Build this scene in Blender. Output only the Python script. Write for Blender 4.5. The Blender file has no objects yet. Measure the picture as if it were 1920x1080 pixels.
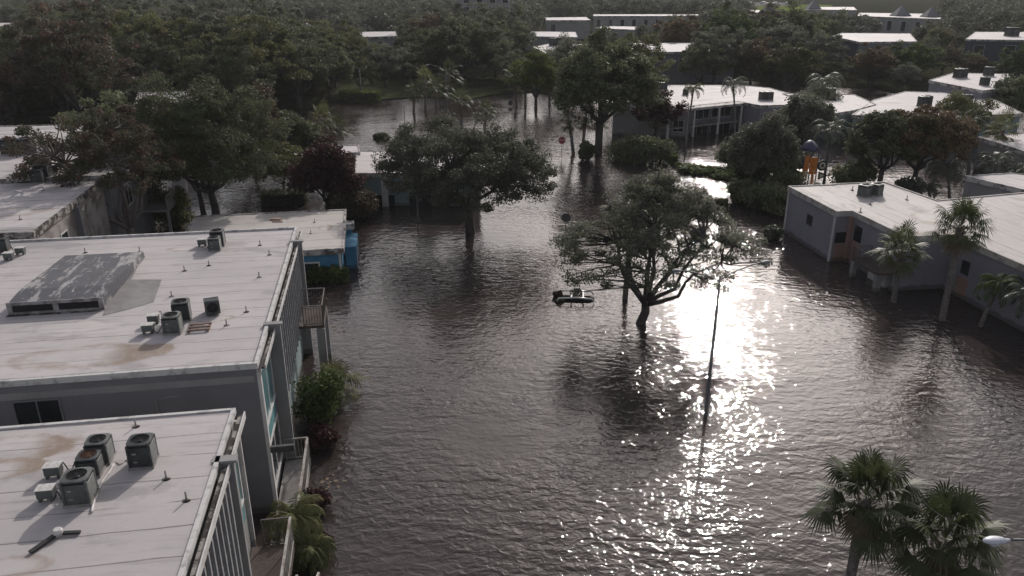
import bpy, math, random
import numpy as np
from mathutils import Vector
PI = math.pi
R = math.radians
scene = bpy.context.scene
col = scene.collection

# ---------------------------------------------------------------- camera
CAM_H, PITCH, FPX = 19.4, R(21.6), 1480.0
cam_d = bpy.data.cameras.new("camera"); cam = bpy.data.objects.new("camera", cam_d); col.objects.link(cam)
cam.location = (0, 0, CAM_H); cam.rotation_euler = (R(90) - PITCH, 0, 0)
cam_d.sensor_width = 36; cam_d.lens = 36 * FPX / 1920
cam_d.clip_start = .3; cam_d.clip_end = 4000
scene.camera = cam

# ---------------------------------------------------------------- light
SUN_EL, SUN_AZ = R(27), R(16)           # azimuth measured from +Y towards +X
w = bpy.data.worlds.new("World"); scene.world = w; w.use_nodes = True
nt = w.node_tree; nt.nodes.clear()
sky = nt.nodes.new("ShaderNodeTexSky"); sky.sky_type = 'NISHITA'; sky.sun_disc = False
sky.sun_elevation = SUN_EL; sky.sun_rotation = SUN_AZ
sky.air_density = 1.0; sky.dust_density = 2.5; sky.ozone_density = 1.0
hs = nt.nodes.new("ShaderNodeHueSaturation"); hs.inputs['Saturation'].default_value = .38
nt.links.new(sky.outputs[0], hs.inputs['Color'])
# thin broken cloud: high grey veil that greys the sky
tc = nt.nodes.new("ShaderNodeTexCoord")
cn = nt.nodes.new("ShaderNodeTexNoise"); cn.inputs['Scale'].default_value = 2.2; cn.inputs['Detail'].default_value = 6
nt.links.new(tc.outputs['Generated'], cn.inputs['Vector'])
cr = nt.nodes.new("ShaderNodeValToRGB"); cr.color_ramp.elements[0].position = .42; cr.color_ramp.elements[1].position = .68
cr.color_ramp.elements[0].color = (.79, .765, .79, 1); cr.color_ramp.elements[1].color = (1.35, 1.28, 1.28, 1)
nt.links.new(cn.outputs['Fac'], cr.inputs['Fac'])
mm = nt.nodes.new("ShaderNodeMix"); mm.data_type = 'RGBA'; mm.blend_type = 'MULTIPLY'; mm.inputs[0].default_value = 1
nt.links.new(hs.outputs[0], mm.inputs[6]); nt.links.new(cr.outputs[0], mm.inputs[7])
bg = nt.nodes.new("ShaderNodeBackground"); bg.inputs['Strength'].default_value = .128
wo = nt.nodes.new("ShaderNodeOutputWorld")
nt.links.new(mm.outputs[2], bg.inputs[0]); nt.links.new(bg.outputs[0], wo.inputs[0])

sd = bpy.data.lights.new("sun", 'SUN'); sd.energy = 2.7; sd.angle = R(.5); sd.color = (1, .94, .88)
sun = bpy.data.objects.new("sun", sd); col.objects.link(sun)
sdir = Vector((math.sin(SUN_AZ) * math.cos(SUN_EL), math.cos(SUN_AZ) * math.cos(SUN_EL), math.sin(SUN_EL)))
sun.rotation_euler = sdir.to_track_quat('Z', 'Y').to_euler()
scene.view_settings.view_transform = 'Standard'; scene.view_settings.look = 'None'
scene.view_settings.exposure = -0.06; scene.view_settings.gamma = 1.0
scene.view_settings.use_curve_mapping = False
scene.render.engine = 'CYCLES'
scene.cycles.max_bounces = 5; scene.cycles.diffuse_bounces = 2; scene.cycles.glossy_bounces = 3
scene.cycles.transmission_bounces = 2; scene.cycles.transparent_max_bounces = 4
scene.cycles.use_denoising = True
scene.cycles.sample_clamp_indirect = 4
scene.cycles.caustics_reflective = False; scene.cycles.caustics_refractive = False

# ---------------------------------------------------------------- survey: photo pixel -> place on a level plane
_c, _s = math.cos(PITCH), math.sin(PITCH)
def at(px, py, z=0.0):
    dx, d = px - 960, py - 540
    Y = FPX * _c - d * _s; Z = -FPX * _s - d * _c
    t = (CAM_H - z) / -Z
    return Vector((dx * t, Y * t, z))
def proj(x, y, z):
    f = y * _c + (CAM_H - z) * _s
    return 960 + x / f * FPX, 540 + ((CAM_H - z) * _c - y * _s) / f * FPX, f
def zabove(y, py):                       # height of the ray through row py over distance y
    d = py - 540
    return CAM_H - (FPX * _s + d * _c) * y / (FPX * _c - d * _s)

# ---------------------------------------------------------------- materials
MAT = {}
def mat(name, colr, rough=.8, metal=0, spec=None, noise=None, bump=None, wet=False):
    """noise = (scale, second colour, contrast lo, hi); bump = (scale, strength)"""
    if name in MAT: return MAT[name]
    m = bpy.data.materials.new(name); m.use_nodes = True; t = m.node_tree
    b = t.nodes['Principled BSDF']
    b.inputs['Base Color'].default_value = (*colr, 1); b.inputs['Roughness'].default_value = rough
    b.inputs['Metallic'].default_value = metal
    if spec is not None: b.inputs['Specular IOR Level'].default_value = spec
    if noise or bump:
        co = t.nodes.new("ShaderNodeTexCoord")
    if noise:
        n = t.nodes.new("ShaderNodeTexNoise"); n.inputs['Scale'].default_value = noise[0]; n.inputs['Detail'].default_value = 7
        n.inputs['Roughness'].default_value = .62
        t.links.new(co.outputs['Object'], n.inputs['Vector'])
        r = t.nodes.new("ShaderNodeValToRGB")
        r.color_ramp.elements[0].position = noise[2]; r.color_ramp.elements[1].position = noise[3]
        r.color_ramp.elements[0].color = (*colr, 1); r.color_ramp.elements[1].color = (*noise[1], 1)
        t.links.new(n.outputs['Fac'], r.inputs['Fac']); t.links.new(r.outputs[0], b.inputs['Base Color'])
    if bump:
        n2 = t.nodes.new("ShaderNodeTexNoise"); n2.inputs['Scale'].default_value = bump[0]; n2.inputs['Detail'].default_value = 5
        t.links.new(co.outputs['Object'], n2.inputs['Vector'])
        bp = t.nodes.new("ShaderNodeBump"); bp.inputs['Strength'].default_value = bump[1]; bp.inputs['Distance'].default_value = .03
        t.links.new(n2.outputs['Fac'], bp.inputs['Height']); t.links.new(bp.outputs[0], b.inputs['Normal'])
    if name.startswith('stucco'):           # wet tide band and silt line just above the flood
        co2 = t.nodes.new("ShaderNodeTexCoord"); g = N(t); sz = t.nodes.new("ShaderNodeSeparateXYZ"); t.links.new(co2.outputs['Object'], sz.inputs[0])
        old = b.inputs['Base Color'].links[0].from_socket
        lv = g.math('ADD', sz.outputs[2], g.math('MULTIPLY', g.noise(g.mapping(co2.outputs['Object'], sc=(1, 1, .2)), 1.6, 5, .7), -.5))
        drip = g.smooth(g.noise(g.mapping(co2.outputs['Object'], sc=(2.2, 2.2, .12)), 1.5, 5, .7), .56, .74)
        c1 = g.mix(g.math('MULTIPLY', drip, .3), old, (.10, .09, .08))
        t.links.new(g.mix(g.smooth(lv, -.05, .12, .62, 0), c1, (.055, .045, .038)), b.inputs['Base Color'])
    MAT[name] = m
    return m

class N:
    """tiny node-graph helper"""
    def __init__(s, t): s.t = t
    def math(s, op, a, b=None, c=None, clamp=False):
        n = s.t.nodes.new("ShaderNodeMath"); n.operation = op; n.use_clamp = clamp
        for i, v in enumerate((a, b, c)):
            if v is None: continue
            if isinstance(v, (int, float)): n.inputs[i].default_value = v
            else: s.t.links.new(v, n.inputs[i])
        return n.outputs[0]
    def noise(s, vec, scale, detail=5, rough=.6, dist=0):
        n = s.t.nodes.new("ShaderNodeTexNoise"); s.t.links.new(vec, n.inputs['Vector'])
        n.inputs['Scale'].default_value = scale; n.inputs['Detail'].default_value = detail
        n.inputs['Roughness'].default_value = rough; n.inputs['Distortion'].default_value = dist
        return n.outputs['Fac']
    def smooth(s, v, lo, hi, a=0., b=1.):
        n = s.t.nodes.new("ShaderNodeMapRange"); n.interpolation_type = 'SMOOTHSTEP'
        s.t.links.new(v, n.inputs[0])
        for i, k in enumerate((lo, hi, a, b)): n.inputs[i + 1].default_value = k
        return n.outputs[0]
    def mapping(s, vec, sc=(1, 1, 1), loc=(0, 0, 0), rot=(0, 0, 0)):
        n = s.t.nodes.new("ShaderNodeMapping"); s.t.links.new(vec, n.inputs[0])
        n.inputs['Scale'].default_value = sc; n.inputs['Location'].default_value = loc; n.inputs['Rotation'].default_value = rot
        return n.outputs[0]
    def mix(s, fac, a, b, blend='MIX'):
        n = s.t.nodes.new("ShaderNodeMix"); n.data_type = 'RGBA'; n.blend_type = blend
        if isinstance(fac, (int, float)): n.inputs[0].default_value = fac
        else: s.t.links.new(fac, n.inputs[0])
        for i, v in ((6, a), (7, b)):
            if isinstance(v, tuple): n.inputs[i].default_value = (*v, 1)
            else: s.t.links.new(v, n.inputs[i])
        return n.outputs[2]

def roof_mat(name, puddles=(), dirt_shade=.5, seam=1.05, tint=(.53, .495, .49), seed=0.):
    """white roll membrane: overlapped seams across the roof, ponding stains, grey grime, blots for puddles and painted shadow.
    puddles: (x, y, rx, ry, brown) in the roof's own metres"""
    m = bpy.data.materials.new(name); m.use_nodes = True; t = m.node_tree; g = N(t)
    b = t.nodes['Principled BSDF']; b.inputs['Roughness'].default_value = .75
    co = t.nodes.new("ShaderNodeTexCoord").outputs['Object']
    v = g.mapping(co, loc=(seed, seed * .7, 0))
    sx = t.nodes.new("ShaderNodeSeparateXYZ"); t.links.new(co, sx.inputs[0]); X, Y = sx.outputs[0], sx.outputs[1]
    base = g.mix(g.smooth(g.noise(v, .16, 4, .5), .35, .7), tint, tuple(k * .86 for k in tint))
    base = g.mix(g.math('MULTIPLY', g.smooth(g.noise(v, .9, 6, .7), .48, .72), .45 * dirt_shade + .22), base, (.36, .345, .34))
    # long grey streaks along the laps
    st = g.noise(g.mapping(v, sc=(.16, 1.9, 1)), 1.4, 7, .7)
    base = g.mix(g.math('MULTIPLY', g.smooth(st, .52, .70), .75 * dirt_shade + .2), base, (.29, .27, .275))
    puddle_shade = g.noise(g.mapping(v, sc=(.22, .5, 1), loc=(9, 4, 0)), .8, 6, .6, .4)
    base = g.mix(g.math('MULTIPLY', g.smooth(puddle_shade, .6 - .07*dirt_shade, .68 - .07*dirt_shade), .8 * dirt_shade), base, (.23, .22, .225))  # dark grey blots paint roof shadows and puddle marks into the colour
    # seams with per-seam jitter
    wob = g.math('MULTIPLY', g.noise(g.mapping(v, sc=(.25, 1, 1)), .7, 3), .35)
    ys = g.math('ADD', g.math('MULTIPLY', Y, 1 / seam), wob)
    fr = g.math('FRACT', ys)
    line = g.smooth(g.math('ABSOLUTE', g.math('SUBTRACT', fr, .5)), .0, .034, 1, 0)
    brk = g.smooth(g.noise(g.mapping(v, sc=(.5, 3, 1)), .9, 4, .7), .30, .52)
    base = g.mix(g.math('MULTIPLY', g.math('MULTIPLY', line, brk), .9), base, (.10, .09, .095))
    cell = t.nodes.new("ShaderNodeTexWhiteNoise"); cell.noise_dimensions = '1D'
    t.links.new(g.math('FLOOR', g.math('ADD', ys, .5)), cell.inputs['W'])
    base = g.mix(g.math('MULTIPLY', cell.outputs['Value'], .13), base, (.2, .19, .19))
    dn = g.math('MULTIPLY', g.math('SUBTRACT', g.noise(v, .8, 5, .6), .5), 1.1)
    for (px, py, rx, ry, br) in puddles:
        dx = g.math('MULTIPLY', g.math('SUBTRACT', X, px), 1 / rx); dy = g.math('MULTIPLY', g.math('SUBTRACT', Y, py), 1 / ry)
        r = g.math('ADD', g.math('SQRT', g.math('ADD', g.math('MULTIPLY', dx, dx), g.math('MULTIPLY', dy, dy))), dn)
        ring = g.math('MULTIPLY', g.math('MULTIPLY', g.smooth(r, .55, .95), g.smooth(r, .97, 1.22, 1, 0)), g.smooth(g.noise(v, 1.1, 5, .7), .36, .62, .15, 1))
        inn = g.smooth(r, .85, .95, 1, 0)
        base = g.mix(g.math('MULTIPLY', inn, .35 if br < .5 else .2), base, (.60, .57, .55))
        base = g.mix(g.math('MULTIPLY', ring, .7), base, (.30, .235, .19) if br > .2 else (.3, .29, .29))
        if br > .5:
            side = g.math('MULTIPLY', g.smooth(dx, .0, .55), g.smooth(r, .9, 1.05, 1, 0))
            base = g.mix(g.math('MULTIPLY', side, g.smooth(g.noise(v, 1.7, 6, .7), .25, .6, .35, .95)), base, (.25, .19, .145))
    spk = g.smooth(g.noise(v, 7, 3, .8), .7, .78)
    base = g.mix(g.math('MULTIPLY', spk, .5), base, (.2, .17, .15))
    t.links.new(base, b.inputs['Base Color'])
    bp = t.nodes.new("ShaderNodeBump"); bp.inputs['Strength'].default_value = .35; bp.inputs['Distance'].default_value = .03
    h = g.math('ADD', g.math('MULTIPLY', fr, .5), g.noise(v, 2.2, 6, .6))
    t.links.new(h, bp.inputs['Height']); t.links.new(bp.outputs[0], b.inputs['Normal'])
    return m

def leaf_mat(name, a, b2, c=None, rough=.62, trans=.32, spec=.12):
    m = bpy.data.materials.new(name); m.use_nodes = True; t = m.node_tree; g = N(t)
    b = t.nodes['Principled BSDF']; b.inputs['Roughness'].default_value = rough
    b.inputs['Specular IOR Level'].default_value = spec
    co = t.nodes.new("ShaderNodeTexCoord").outputs['Object']
    oi = t.nodes.new("ShaderNodeObjectInfo")
    va = t.nodes.new("ShaderNodeVectorMath"); va.operation = 'ADD'
    t.links.new(co, va.inputs[0]); t.links.new(oi.outputs['Location'], va.inputs[1])
    base = g.mix(g.smooth(g.noise(va.outputs[0], .55, 4, .7), .38, .62), a, b2)
    gi = t.nodes.new("ShaderNodeNewGeometry")
    base = g.mix(g.math('MULTIPLY', gi.outputs['Random Per Island'], .45), base, b2)
    if c: base = g.mix(g.smooth(g.noise(va.outputs[0], .9, 3, .6), .55, .66), base, c)
    br = g.math('ADD', g.math('MULTIPLY', oi.outputs['Random'], .5), .75)
    hsv = t.nodes.new("ShaderNodeHueSaturation"); t.links.new(base, hsv.inputs['Color']); t.links.new(br, hsv.inputs['Value'])
    t.links.new(hsv.outputs[0], b.inputs['Base Color'])
    tr = t.nodes.new("ShaderNodeBsdfTranslucent"); t.links.new(hsv.outputs[0], tr.inputs['Color'])
    mx = t.nodes.new("ShaderNodeMixShader"); mx.inputs[0].default_value = trans
    t.links.new(b.outputs[0], mx.inputs[1]); t.links.new(tr.outputs[0], mx.inputs[2])
    t.links.new(mx.outputs[0], t.nodes['Material Output'].inputs[0])
    MAT[name] = m
    return m

LEAF = {
 'dark':  leaf_mat('leaf_dark', (.088, .106, .060), (.145, .162, .092), (.18, .185, .10)),
 'grey':  leaf_mat('leaf_grey', (.115, .126, .092), (.17, .178, .132), (.20, .20, .14)),
 'olive': leaf_mat('leaf_olive', (.105, .116, .050), (.155, .165, .072), (.16, .13, .065)),
 'green': leaf_mat('leaf_green', (.050, .080, .024), (.085, .12, .036), (.10, .12, .04)),
 'lime':  leaf_mat('leaf_lime', (.09, .125, .025), (.14, .17, .04)),
 'brown': leaf_mat('leaf_brown', (.115, .080, .052), (.14, .105, .062), (.085, .10, .05)),
 'rust':  leaf_mat('leaf_rust', (.12, .080, .064), (.075, .088, .055), (.15, .085, .062)),
 'maroon': leaf_mat('leaf_maroon', (.060, .030, .032), (.085, .042, .040), (.055, .055, .04)),
 'palm':  leaf_mat('leaf_palm', (.055, .072, .030), (.088, .105, .045), rough=.5, spec=.3),
 'silver': leaf_mat('leaf_silver', (.070, .088, .055), (.11, .125, .085), rough=.42, spec=.5),
}
bark = mat('bark', (.085, .07, .06), .9, noise=(3, (.16, .14, .125), .35, .65), bump=(14, .8))
bark_dark = mat('bark_dark', (.05, .042, .038), .9, noise=(4, (.09, .078, .07), .35, .65), bump=(14, .8))
palmbark = mat('palm_bark', (.11, .095, .085), .9, noise=(5, (.2, .18, .165), .4, .6), bump=(9, 1))
deadfrond = mat('dead_frond', (.13, .095, .06), .8, noise=(4, (.2, .15, .10), .3, .7))
stucco_grey = mat('stucco_grey', (.19, .192, .205), .85, noise=(.35, (.16, .162, .172), .4, .62), bump=(30, .25))
stucco_lav = mat('stucco_lavender', (.245, .24, .268), .85, noise=(.4, (.205, .20, .23), .38, .64), bump=(30, .25))
stucco_pale = mat('stucco_pale', (.29, .287, .285), .85, noise=(.5, (.23, .227, .222), .4, .62), bump=(30, .25))
stucco_dirty = mat('stucco_dirty', (.30, .28, .265), .9, noise=(.8, (.14, .12, .11), .42, .62), bump=(20, .4))
stucco_peach = mat('stucco_peach', (.33, .22, .18), .85, noise=(.8, (.27, .18, .15), .4, .6))
stucco_blue = mat('stucco_blue', (.06, .23, .36), .8, noise=(1, (.05, .18, .30), .4, .6))
stucco_mint = mat('stucco_mint', (.26, .33, .33), .85, noise=(.6, (.20, .26, .265), .4, .6))
navy = mat('navy_siding', (.055, .062, .085), .8, noise=(.6, (.075, .08, .10), .4, .6))
white_paint = mat('white_paint', (.60, .59, .575), .6, noise=(1.4, (.42, .40, .385), .48, .68))
dirty_trim = mat('weathered_trim', (.50, .48, .46), .8, noise=(1.6, (.10, .08, .07), .46, .60))
gutter_dirt = mat('gutter_dirt', (.30, .28, .26), .95, noise=(2.2, (.035, .028, .024), .44, .54), bump=(9, 1))
slat_paint = mat('slat_paint', (.33, .33, .335), .7, noise=(1.5, (.26, .26, .27), .4, .6))
teal = mat('teal_panel', (.10, .26, .27), .6, noise=(1.2, (.07, .2, .21), .4, .6))
glass = mat('window_glass', (.018, .021, .024), .12, noise=(1.2, (.03, .035, .038), .35, .65))
glass_teal = mat('teal_glass', (.07, .16, .17), .15, noise=(.9, (.12, .24, .25), .35, .6))
shade_black = mat('painted_shade', (.02, .02, .022), .9)  # near-black colour that paints the shade inside openings
rail_metal = mat('railing_metal', (.075, .07, .068), .55, noise=(3, (.12, .10, .09), .45, .6))
rail_pale = mat('railing_pale', (.38, .37, .35), .6, noise=(3, (.2, .16, .13), .48, .62))
deck = mat('deck_wood', (.065, .052, .046), .85, noise=(2.5, (.105, .078, .064), .35, .65), bump=(9, .5))
concrete = mat('concrete', (.33, .315, .30), .9, noise=(1.5, (.22, .205, .19), .4, .62), bump=(20, .4))
ac_metal = mat('ac_metal', (.075, .082, .084), .5, metal=.3, noise=(2.5, (.05, .055, .056), .4, .6))
ac_pale = mat('ac_pale', (.125, .135, .13), .55, metal=.2, noise=(2.5, (.09, .097, .094), .4, .6))
ac_rust = mat('ac_rust', (.20, .09, .05), .8, noise=(4, (.10, .05, .035), .4, .6))
ac_dark = mat('ac_dark', (.018, .018, .02), .7)
pvc = mat('pvc_white', (.6, .59, .57), .5, noise=(5, (.45, .43, .40), .45, .6))
rubber = mat('black_rubber', (.02, .02, .02), .6)
lamp_grey = mat('galvanised_pole', (.16, .16, .165), .55, metal=.4, noise=(2, (.11, .11, .115), .4, .6))
lamp_white = mat('lamp_housing', (.55, .57, .62), .4, noise=(4, (.42, .43, .47), .5, .6))
lens = mat('lamp_lens', (.6, .6, .62), .2)
sign_red = mat('sign_red', (.34, .035, .05), .45, noise=(6, (.28, .03, .045), .4, .6))
sign_back = mat('sign_back', (.12, .12, .125), .5, metal=.3, noise=(5, (.09, .09, .095), .4, .6))
sign_white = mat('sign_white', (.62, .62, .6), .45)
play_orange = mat('play_orange', (.62, .20, .025), .5, noise=(3, (.5, .15, .02), .45, .6))
play_purple = mat('play_purple', (.055, .05, .10), .5)
play_cream = mat('play_cream', (.6, .55, .42), .5)
car_silver = mat('car_silver', (.22, .23, .24), .3, metal=.5)
car_black = mat('car_black_trim', (.008, .008, .009), .95, spec=0)
car_white = mat('car_white', (.7, .7, .68), .3)
car_glass = mat('car_glass', (.01, .012, .014), .08)
soil = mat('soil', (.05, .042, .034), .95, spec=0, noise=(.2, (.042, .055, .026), .4, .6), bump=(3, 1))
wood = mat('grey_timber', (.16, .10, .08), .85, noise=(4, (.24, .17, .14), .4, .6))

# ---------------------------------------------------------------- mesh helpers
def link(o, parent=None):
    col.objects.link(o)
    if parent is not None: o.parent = parent
    return o
def tag(o, label=None, cat=None, group=None, kind=None):
    if label: o['label'] = label
    if cat: o['category'] = cat
    if group: o['group'] = group
    if kind: o['kind'] = kind
    return o
def empty(name, loc, rz=0, label=None, cat=None, group=None):
    o = bpy.data.objects.new(name, None); col.objects.link(o); o.location = loc; o.rotation_euler = (0, 0, rz)
    o.empty_display_size = .2
    return tag(o, label, cat, group)
def np_mesh(name, V, Q, m, smooth=False):
    me = bpy.data.meshes.new(name)
    V = np.asarray(V, dtype=np.float32); Q = np.asarray(Q, dtype=np.int32)
    me.vertices.add(len(V)); me.vertices.foreach_set('co', V.ravel())
    k = Q.shape[1]
    me.loops.add(Q.size); me.loops.foreach_set('vertex_index', Q.ravel())
    me.polygons.add(len(Q)); me.polygons.foreach_set('loop_start', np.arange(0, Q.size, k, dtype=np.int32))
    me.polygons.foreach_set('loop_total', np.full(len(Q), k, dtype=np.int32))
    if smooth: me.polygons.foreach_set('use_smooth', np.ones(len(Q), dtype=bool))
    me.update(calc_edges=True); me.validate()
    me.materials.append(m)
    return me

class MB:
    """collects boxes, bars, tubes and prisms; build() links them as ONE mesh object"""
    def __init__(s): s.v = []; s.f = []; s.sm = []
    def add(s, vs, fs, smooth=False):
        o = len(s.v); s.v += [tuple(p) for p in vs]
        for f in fs: s.f.append([i + o for i in f]); s.sm.append(smooth)
        return s
    def box(s, x0, x1, y0, y1, z0, z1):
        return s.add([(x0,y0,z0),(x1,y0,z0),(x1,y1,z0),(x0,y1,z0),(x0,y0,z1),(x1,y0,z1),(x1,y1,z1),(x0,y1,z1)],
                     [(0,3,2,1),(4,5,6,7),(0,1,5,4),(1,2,6,5),(2,3,7,6),(3,0,4,7)])
    def bar(s, p, q, wd, hd=None):
        p = Vector(p); q = Vector(q); hd = hd or wd; d = (q - p).normalized()
        up = Vector((0, 0, 1)) if abs(d.z) < .95 else Vector((1, 0, 0))
        a = d.cross(up).normalized() * wd / 2; b = a.cross(d).normalized() * hd / 2
        vs = [p-a-b, p+a-b, p+a+b, p-a+b, q-a-b, q+a-b, q+a+b, q-a+b]
        return s.add(vs, [(0,1,2,3),(7,6,5,4),(1,0,4,5),(2,1,5,6),(3,2,6,7),(0,3,7,4)])
    def tube(s, pts, rad, n=8, cap=True):
        pts = [Vector(p) for p in pts]
        if isinstance(rad, (int, float)): rad = [rad] * len(pts)
        o = len(s.v); prev = None
        for i, p in enumerate(pts):
            d = (pts[min(i+1, len(pts)-1)] - pts[max(i-1, 0)]).normalized()
            if prev is None:
                a = d.cross(Vector((0, 0, 1)) if abs(d.z) < .9 else Vector((1, 0, 0))).normalized()
            else: a = (prev - d * prev.dot(d)).normalized()
            prev = a; b = d.cross(a)
            for k in range(n):
                t = 2 * PI * k / n; s.v.append(tuple(p + (a * math.cos(t) + b * math.sin(t)) * rad[i]))
        for i in range(len(pts) - 1):
            for k in range(n):
                k2 = (k + 1) % n
                s.f.append([o+i*n+k, o+i*n+k2, o+(i+1)*n+k2, o+(i+1)*n+k]); s.sm.append(True)
        if cap:
            s.f.append([o + k for k in range(n)][::-1]); s.sm.append(False)
            s.f.append([o + (len(pts)-1)*n + k for k in range(n)]); s.sm.append(False)
        return s
    def lathe(s, prof, c=(0, 0, 0), n=16):
        o = len(s.v)
        for (r, z) in prof:
            for k in range(n):
                t = 2*PI*k/n; s.v.append((c[0]+r*math.cos(t), c[1]+r*math.sin(t), c[2]+z))
        for i in range(len(prof)-1):
            for k in range(n):
                k2 = (k+1) % n; s.f.append([o+i*n+k, o+i*n+k2, o+(i+1)*n+k2, o+(i+1)*n+k]); s.sm.append(True)
        s.f.append([o+k for k in range(n)][::-1]); s.sm.append(False)
        s.f.append([o+(len(prof)-1)*n+k for k in range(n)]); s.sm.append(False)
        return s
    def prism(s, poly, z0, z1):
        n = len(poly)
        vs = [(p[0], p[1], z0) for p in poly] + [(p[0], p[1], z1) for p in poly]
        return s.add(vs, [list(range(n))[::-1], list(range(n, 2*n))] + [[i, (i+1) % n, n+(i+1) % n, n+i] for i in range(n)])
    def xprism(s, prof, x0, x1):          # profile in (y, z) swept along x
        n = len(prof)
        vs = [(x0, p[0], p[1]) for p in prof] + [(x1, p[0], p[1]) for p in prof]
        return s.add(vs, [list(range(n)), list(range(n, 2*n))[::-1]] + [[(i+1) % n, i, n+i, n+(i+1) % n] for i in range(n)])
    def mesh(s, name, m):
        me = bpy.data.meshes.new(name); me.from_pydata(s.v, [], s.f)
        me.polygons.foreach_set('use_smooth', s.sm); me.update(); me.materials.append(m)
        return me
    def build(s, name, m, parent=None, loc=None):
        o = link(bpy.data.objects.new(name, s.mesh(name, m)), parent)
        if loc is not None: o.location = loc
        return o

def copy_tree(o, parent=None, **kw):
    c = o.copy(); col.objects.link(c)
    if parent is not None: c.parent = parent
    for ch in list(o.children): copy_tree(ch, c)
    return c
def place(proto, used, loc, rz=0, sc=None, label=None, cat=None, group=None):
    """first call uses the prototype itself, later calls copy it with its parts"""
    if proto.name in used: o = copy_tree(proto)
    else: o = proto; used.add(proto.name)
    o.location = loc; o.rotation_euler = (0, 0, rz)
    if sc: o.scale = (sc,) * 3 if isinstance(sc, (int, float)) else sc
    return tag(o, label, cat, group)
USED = set()
# ---------------------------------------------------------------- the setting: ground, flood water, dry land
me = MB().add([(-1500, -60, -2.2), (1500, -60, -2.2), (1500, 2600, -2.2), (-1500, 2600, -2.2)], [(0, 1, 2, 3)])
tag(me.build('ground', soil), kind='structure')

def water_mat():
    m = bpy.data.materials.new('flood_water'); m.use_nodes = True; t = m.node_tree; g = N(t)
    b = t.nodes['Principled BSDF']
    co = t.nodes.new("ShaderNodeTexCoord").outputs['Object']
    murk = g.smooth(g.noise(co, .06, 5, .6), .35, .65)
    base = g.mix(murk, (.036, .029, .027), (.050, .040, .037))
    t.links.new(base, b.inputs['Base Color'])
    b.inputs['Roughness'].default_value = .035; b.inputs['IOR'].default_value = 1.34
    # wind ripples: crests lie across the view, several wavelengths, gusts change their strength
    warp = g.noise(co, .09, 3, .5)
    def ripple(sx, sy, rot, scale, det, rough, off=0):
        v = g.mapping(co, sc=(sx, sy, 1), rot=(0, 0, rot), loc=(off, off * 1.7, 0))
        return g.noise(v, scale, det, rough, .6)
    r1 = ripple(.46, 1.0, R(-8), 1.5, 1, .45)
    r2 = ripple(.72, 1.0, R(14), 3.3, 2, .5, 5)
    r3 = ripple(.7, 1.0, R(-25), 7.5, 2, .6, 9)
    gust = g.smooth(g.noise(g.mapping(co, sc=(.6, 1, 1)), .07, 4, .6), .34, .66, .35, 1.25)
    h = g.math('ADD', g.math('MULTIPLY', r1, .125), g.math('ADD', g.math('MULTIPLY', r2, .115), g.math('MULTIPLY', r3, .022)))
    lane = g.smooth(g.noise(g.mapping(co, sc=(1, .35, 1), rot=(0, 0, R(-20))), .045, 3, .5, 1.5), .36, .62, .6, 1.12)
    h = g.math('MULTIPLY', g.math('MULTIPLY', h, gust), lane)
    bp = t.nodes.new("ShaderNodeBump"); bp.inputs['Strength'].default_value = WAVE; bp.inputs['Distance'].default_value = 1.0
    t.links.new(h, bp.inputs['Height']); t.links.new(bp.outputs[0], b.inputs['Normal'])
    return m
WAVE = .5
me = MB().add([(-400, -40, 0), (400, -40, 0), (400, 420, 0), (-400, 420, 0)], [(0, 1, 2, 3)])
tag(me.build('flood_water', water_mat()), kind='structure')

# dry land behind the flood: outline surveyed along the far shore
grass = mat('lawn_grass', (.045, .055, .028), .95, spec=0, noise=(.35, (.075, .08, .045), .35, .65), bump=(5, 1))
litter = mat('forest_litter', (.030, .027, .020), .95, spec=0, noise=(.3, (.045, .05, .028), .35, .65), bump=(4, 1))
shore = [(-80, 300), (180, 262), (420, 255), (520, 225), (560, 206), (600, 196), (640, 193), (720, 186), (800, 181), (880, 186), (930, 176), (1010, 172),
         (1090, 190), (1180, 178), (1230, 150), (1400, 150), (1640, 166), (1760, 190), (1980, 215)]
sp = [at(x, y, .15) for x, y in shore]
pts = [(-420, sp[0].y, 0)] + [tuple(p) for p in sp] + [(700, sp[-1].y, 0), (900, 2500, 0), (-900, 2500, 0)]
me = MB().prism([(p[0], p[1]) for p in pts], -.5, .15); tag(me.build('forest_floor', litter), kind='structure')
lawn = [at(x, y, .17) for x, y in [(636, 192), (720, 185), (800, 180), (880, 185), (935, 175), (950, 158), (900, 152), (760, 150), (650, 155), (625, 175)]]
me = MB().prism([(p.x, p.y) for p in lawn], .0, .17); tag(me.build('lawn', grass), kind='structure')
lot_grass = mat('bright_lawn', (.16, .20, .045), .9, spec=0, noise=(.3, (.11, .15, .04), .4, .6))
pv = [at(x, y, .2) for x, y in [(1380, 30), (1560, 30), (1560, 9), (1380, 6)]]
me = MB().prism([(p.x, p.y) for p in pv], 0, .2); tag(me.build('far_lawn', lot_grass), kind='structure')
asph = mat('pale_asphalt', (.22, .21, .20), .9, spec=0, noise=(.5, (.16, .155, .15), .4, .6))
pv = [at(x, y, .26) for x, y in [(1384, 11), (1500, 11), (1500, 5), (1384, 4)]]
me = MB().prism([(p.x, p.y) for p in pv], .1, .26); tag(me.build('parking_lot', asph), kind='structure')

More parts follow.
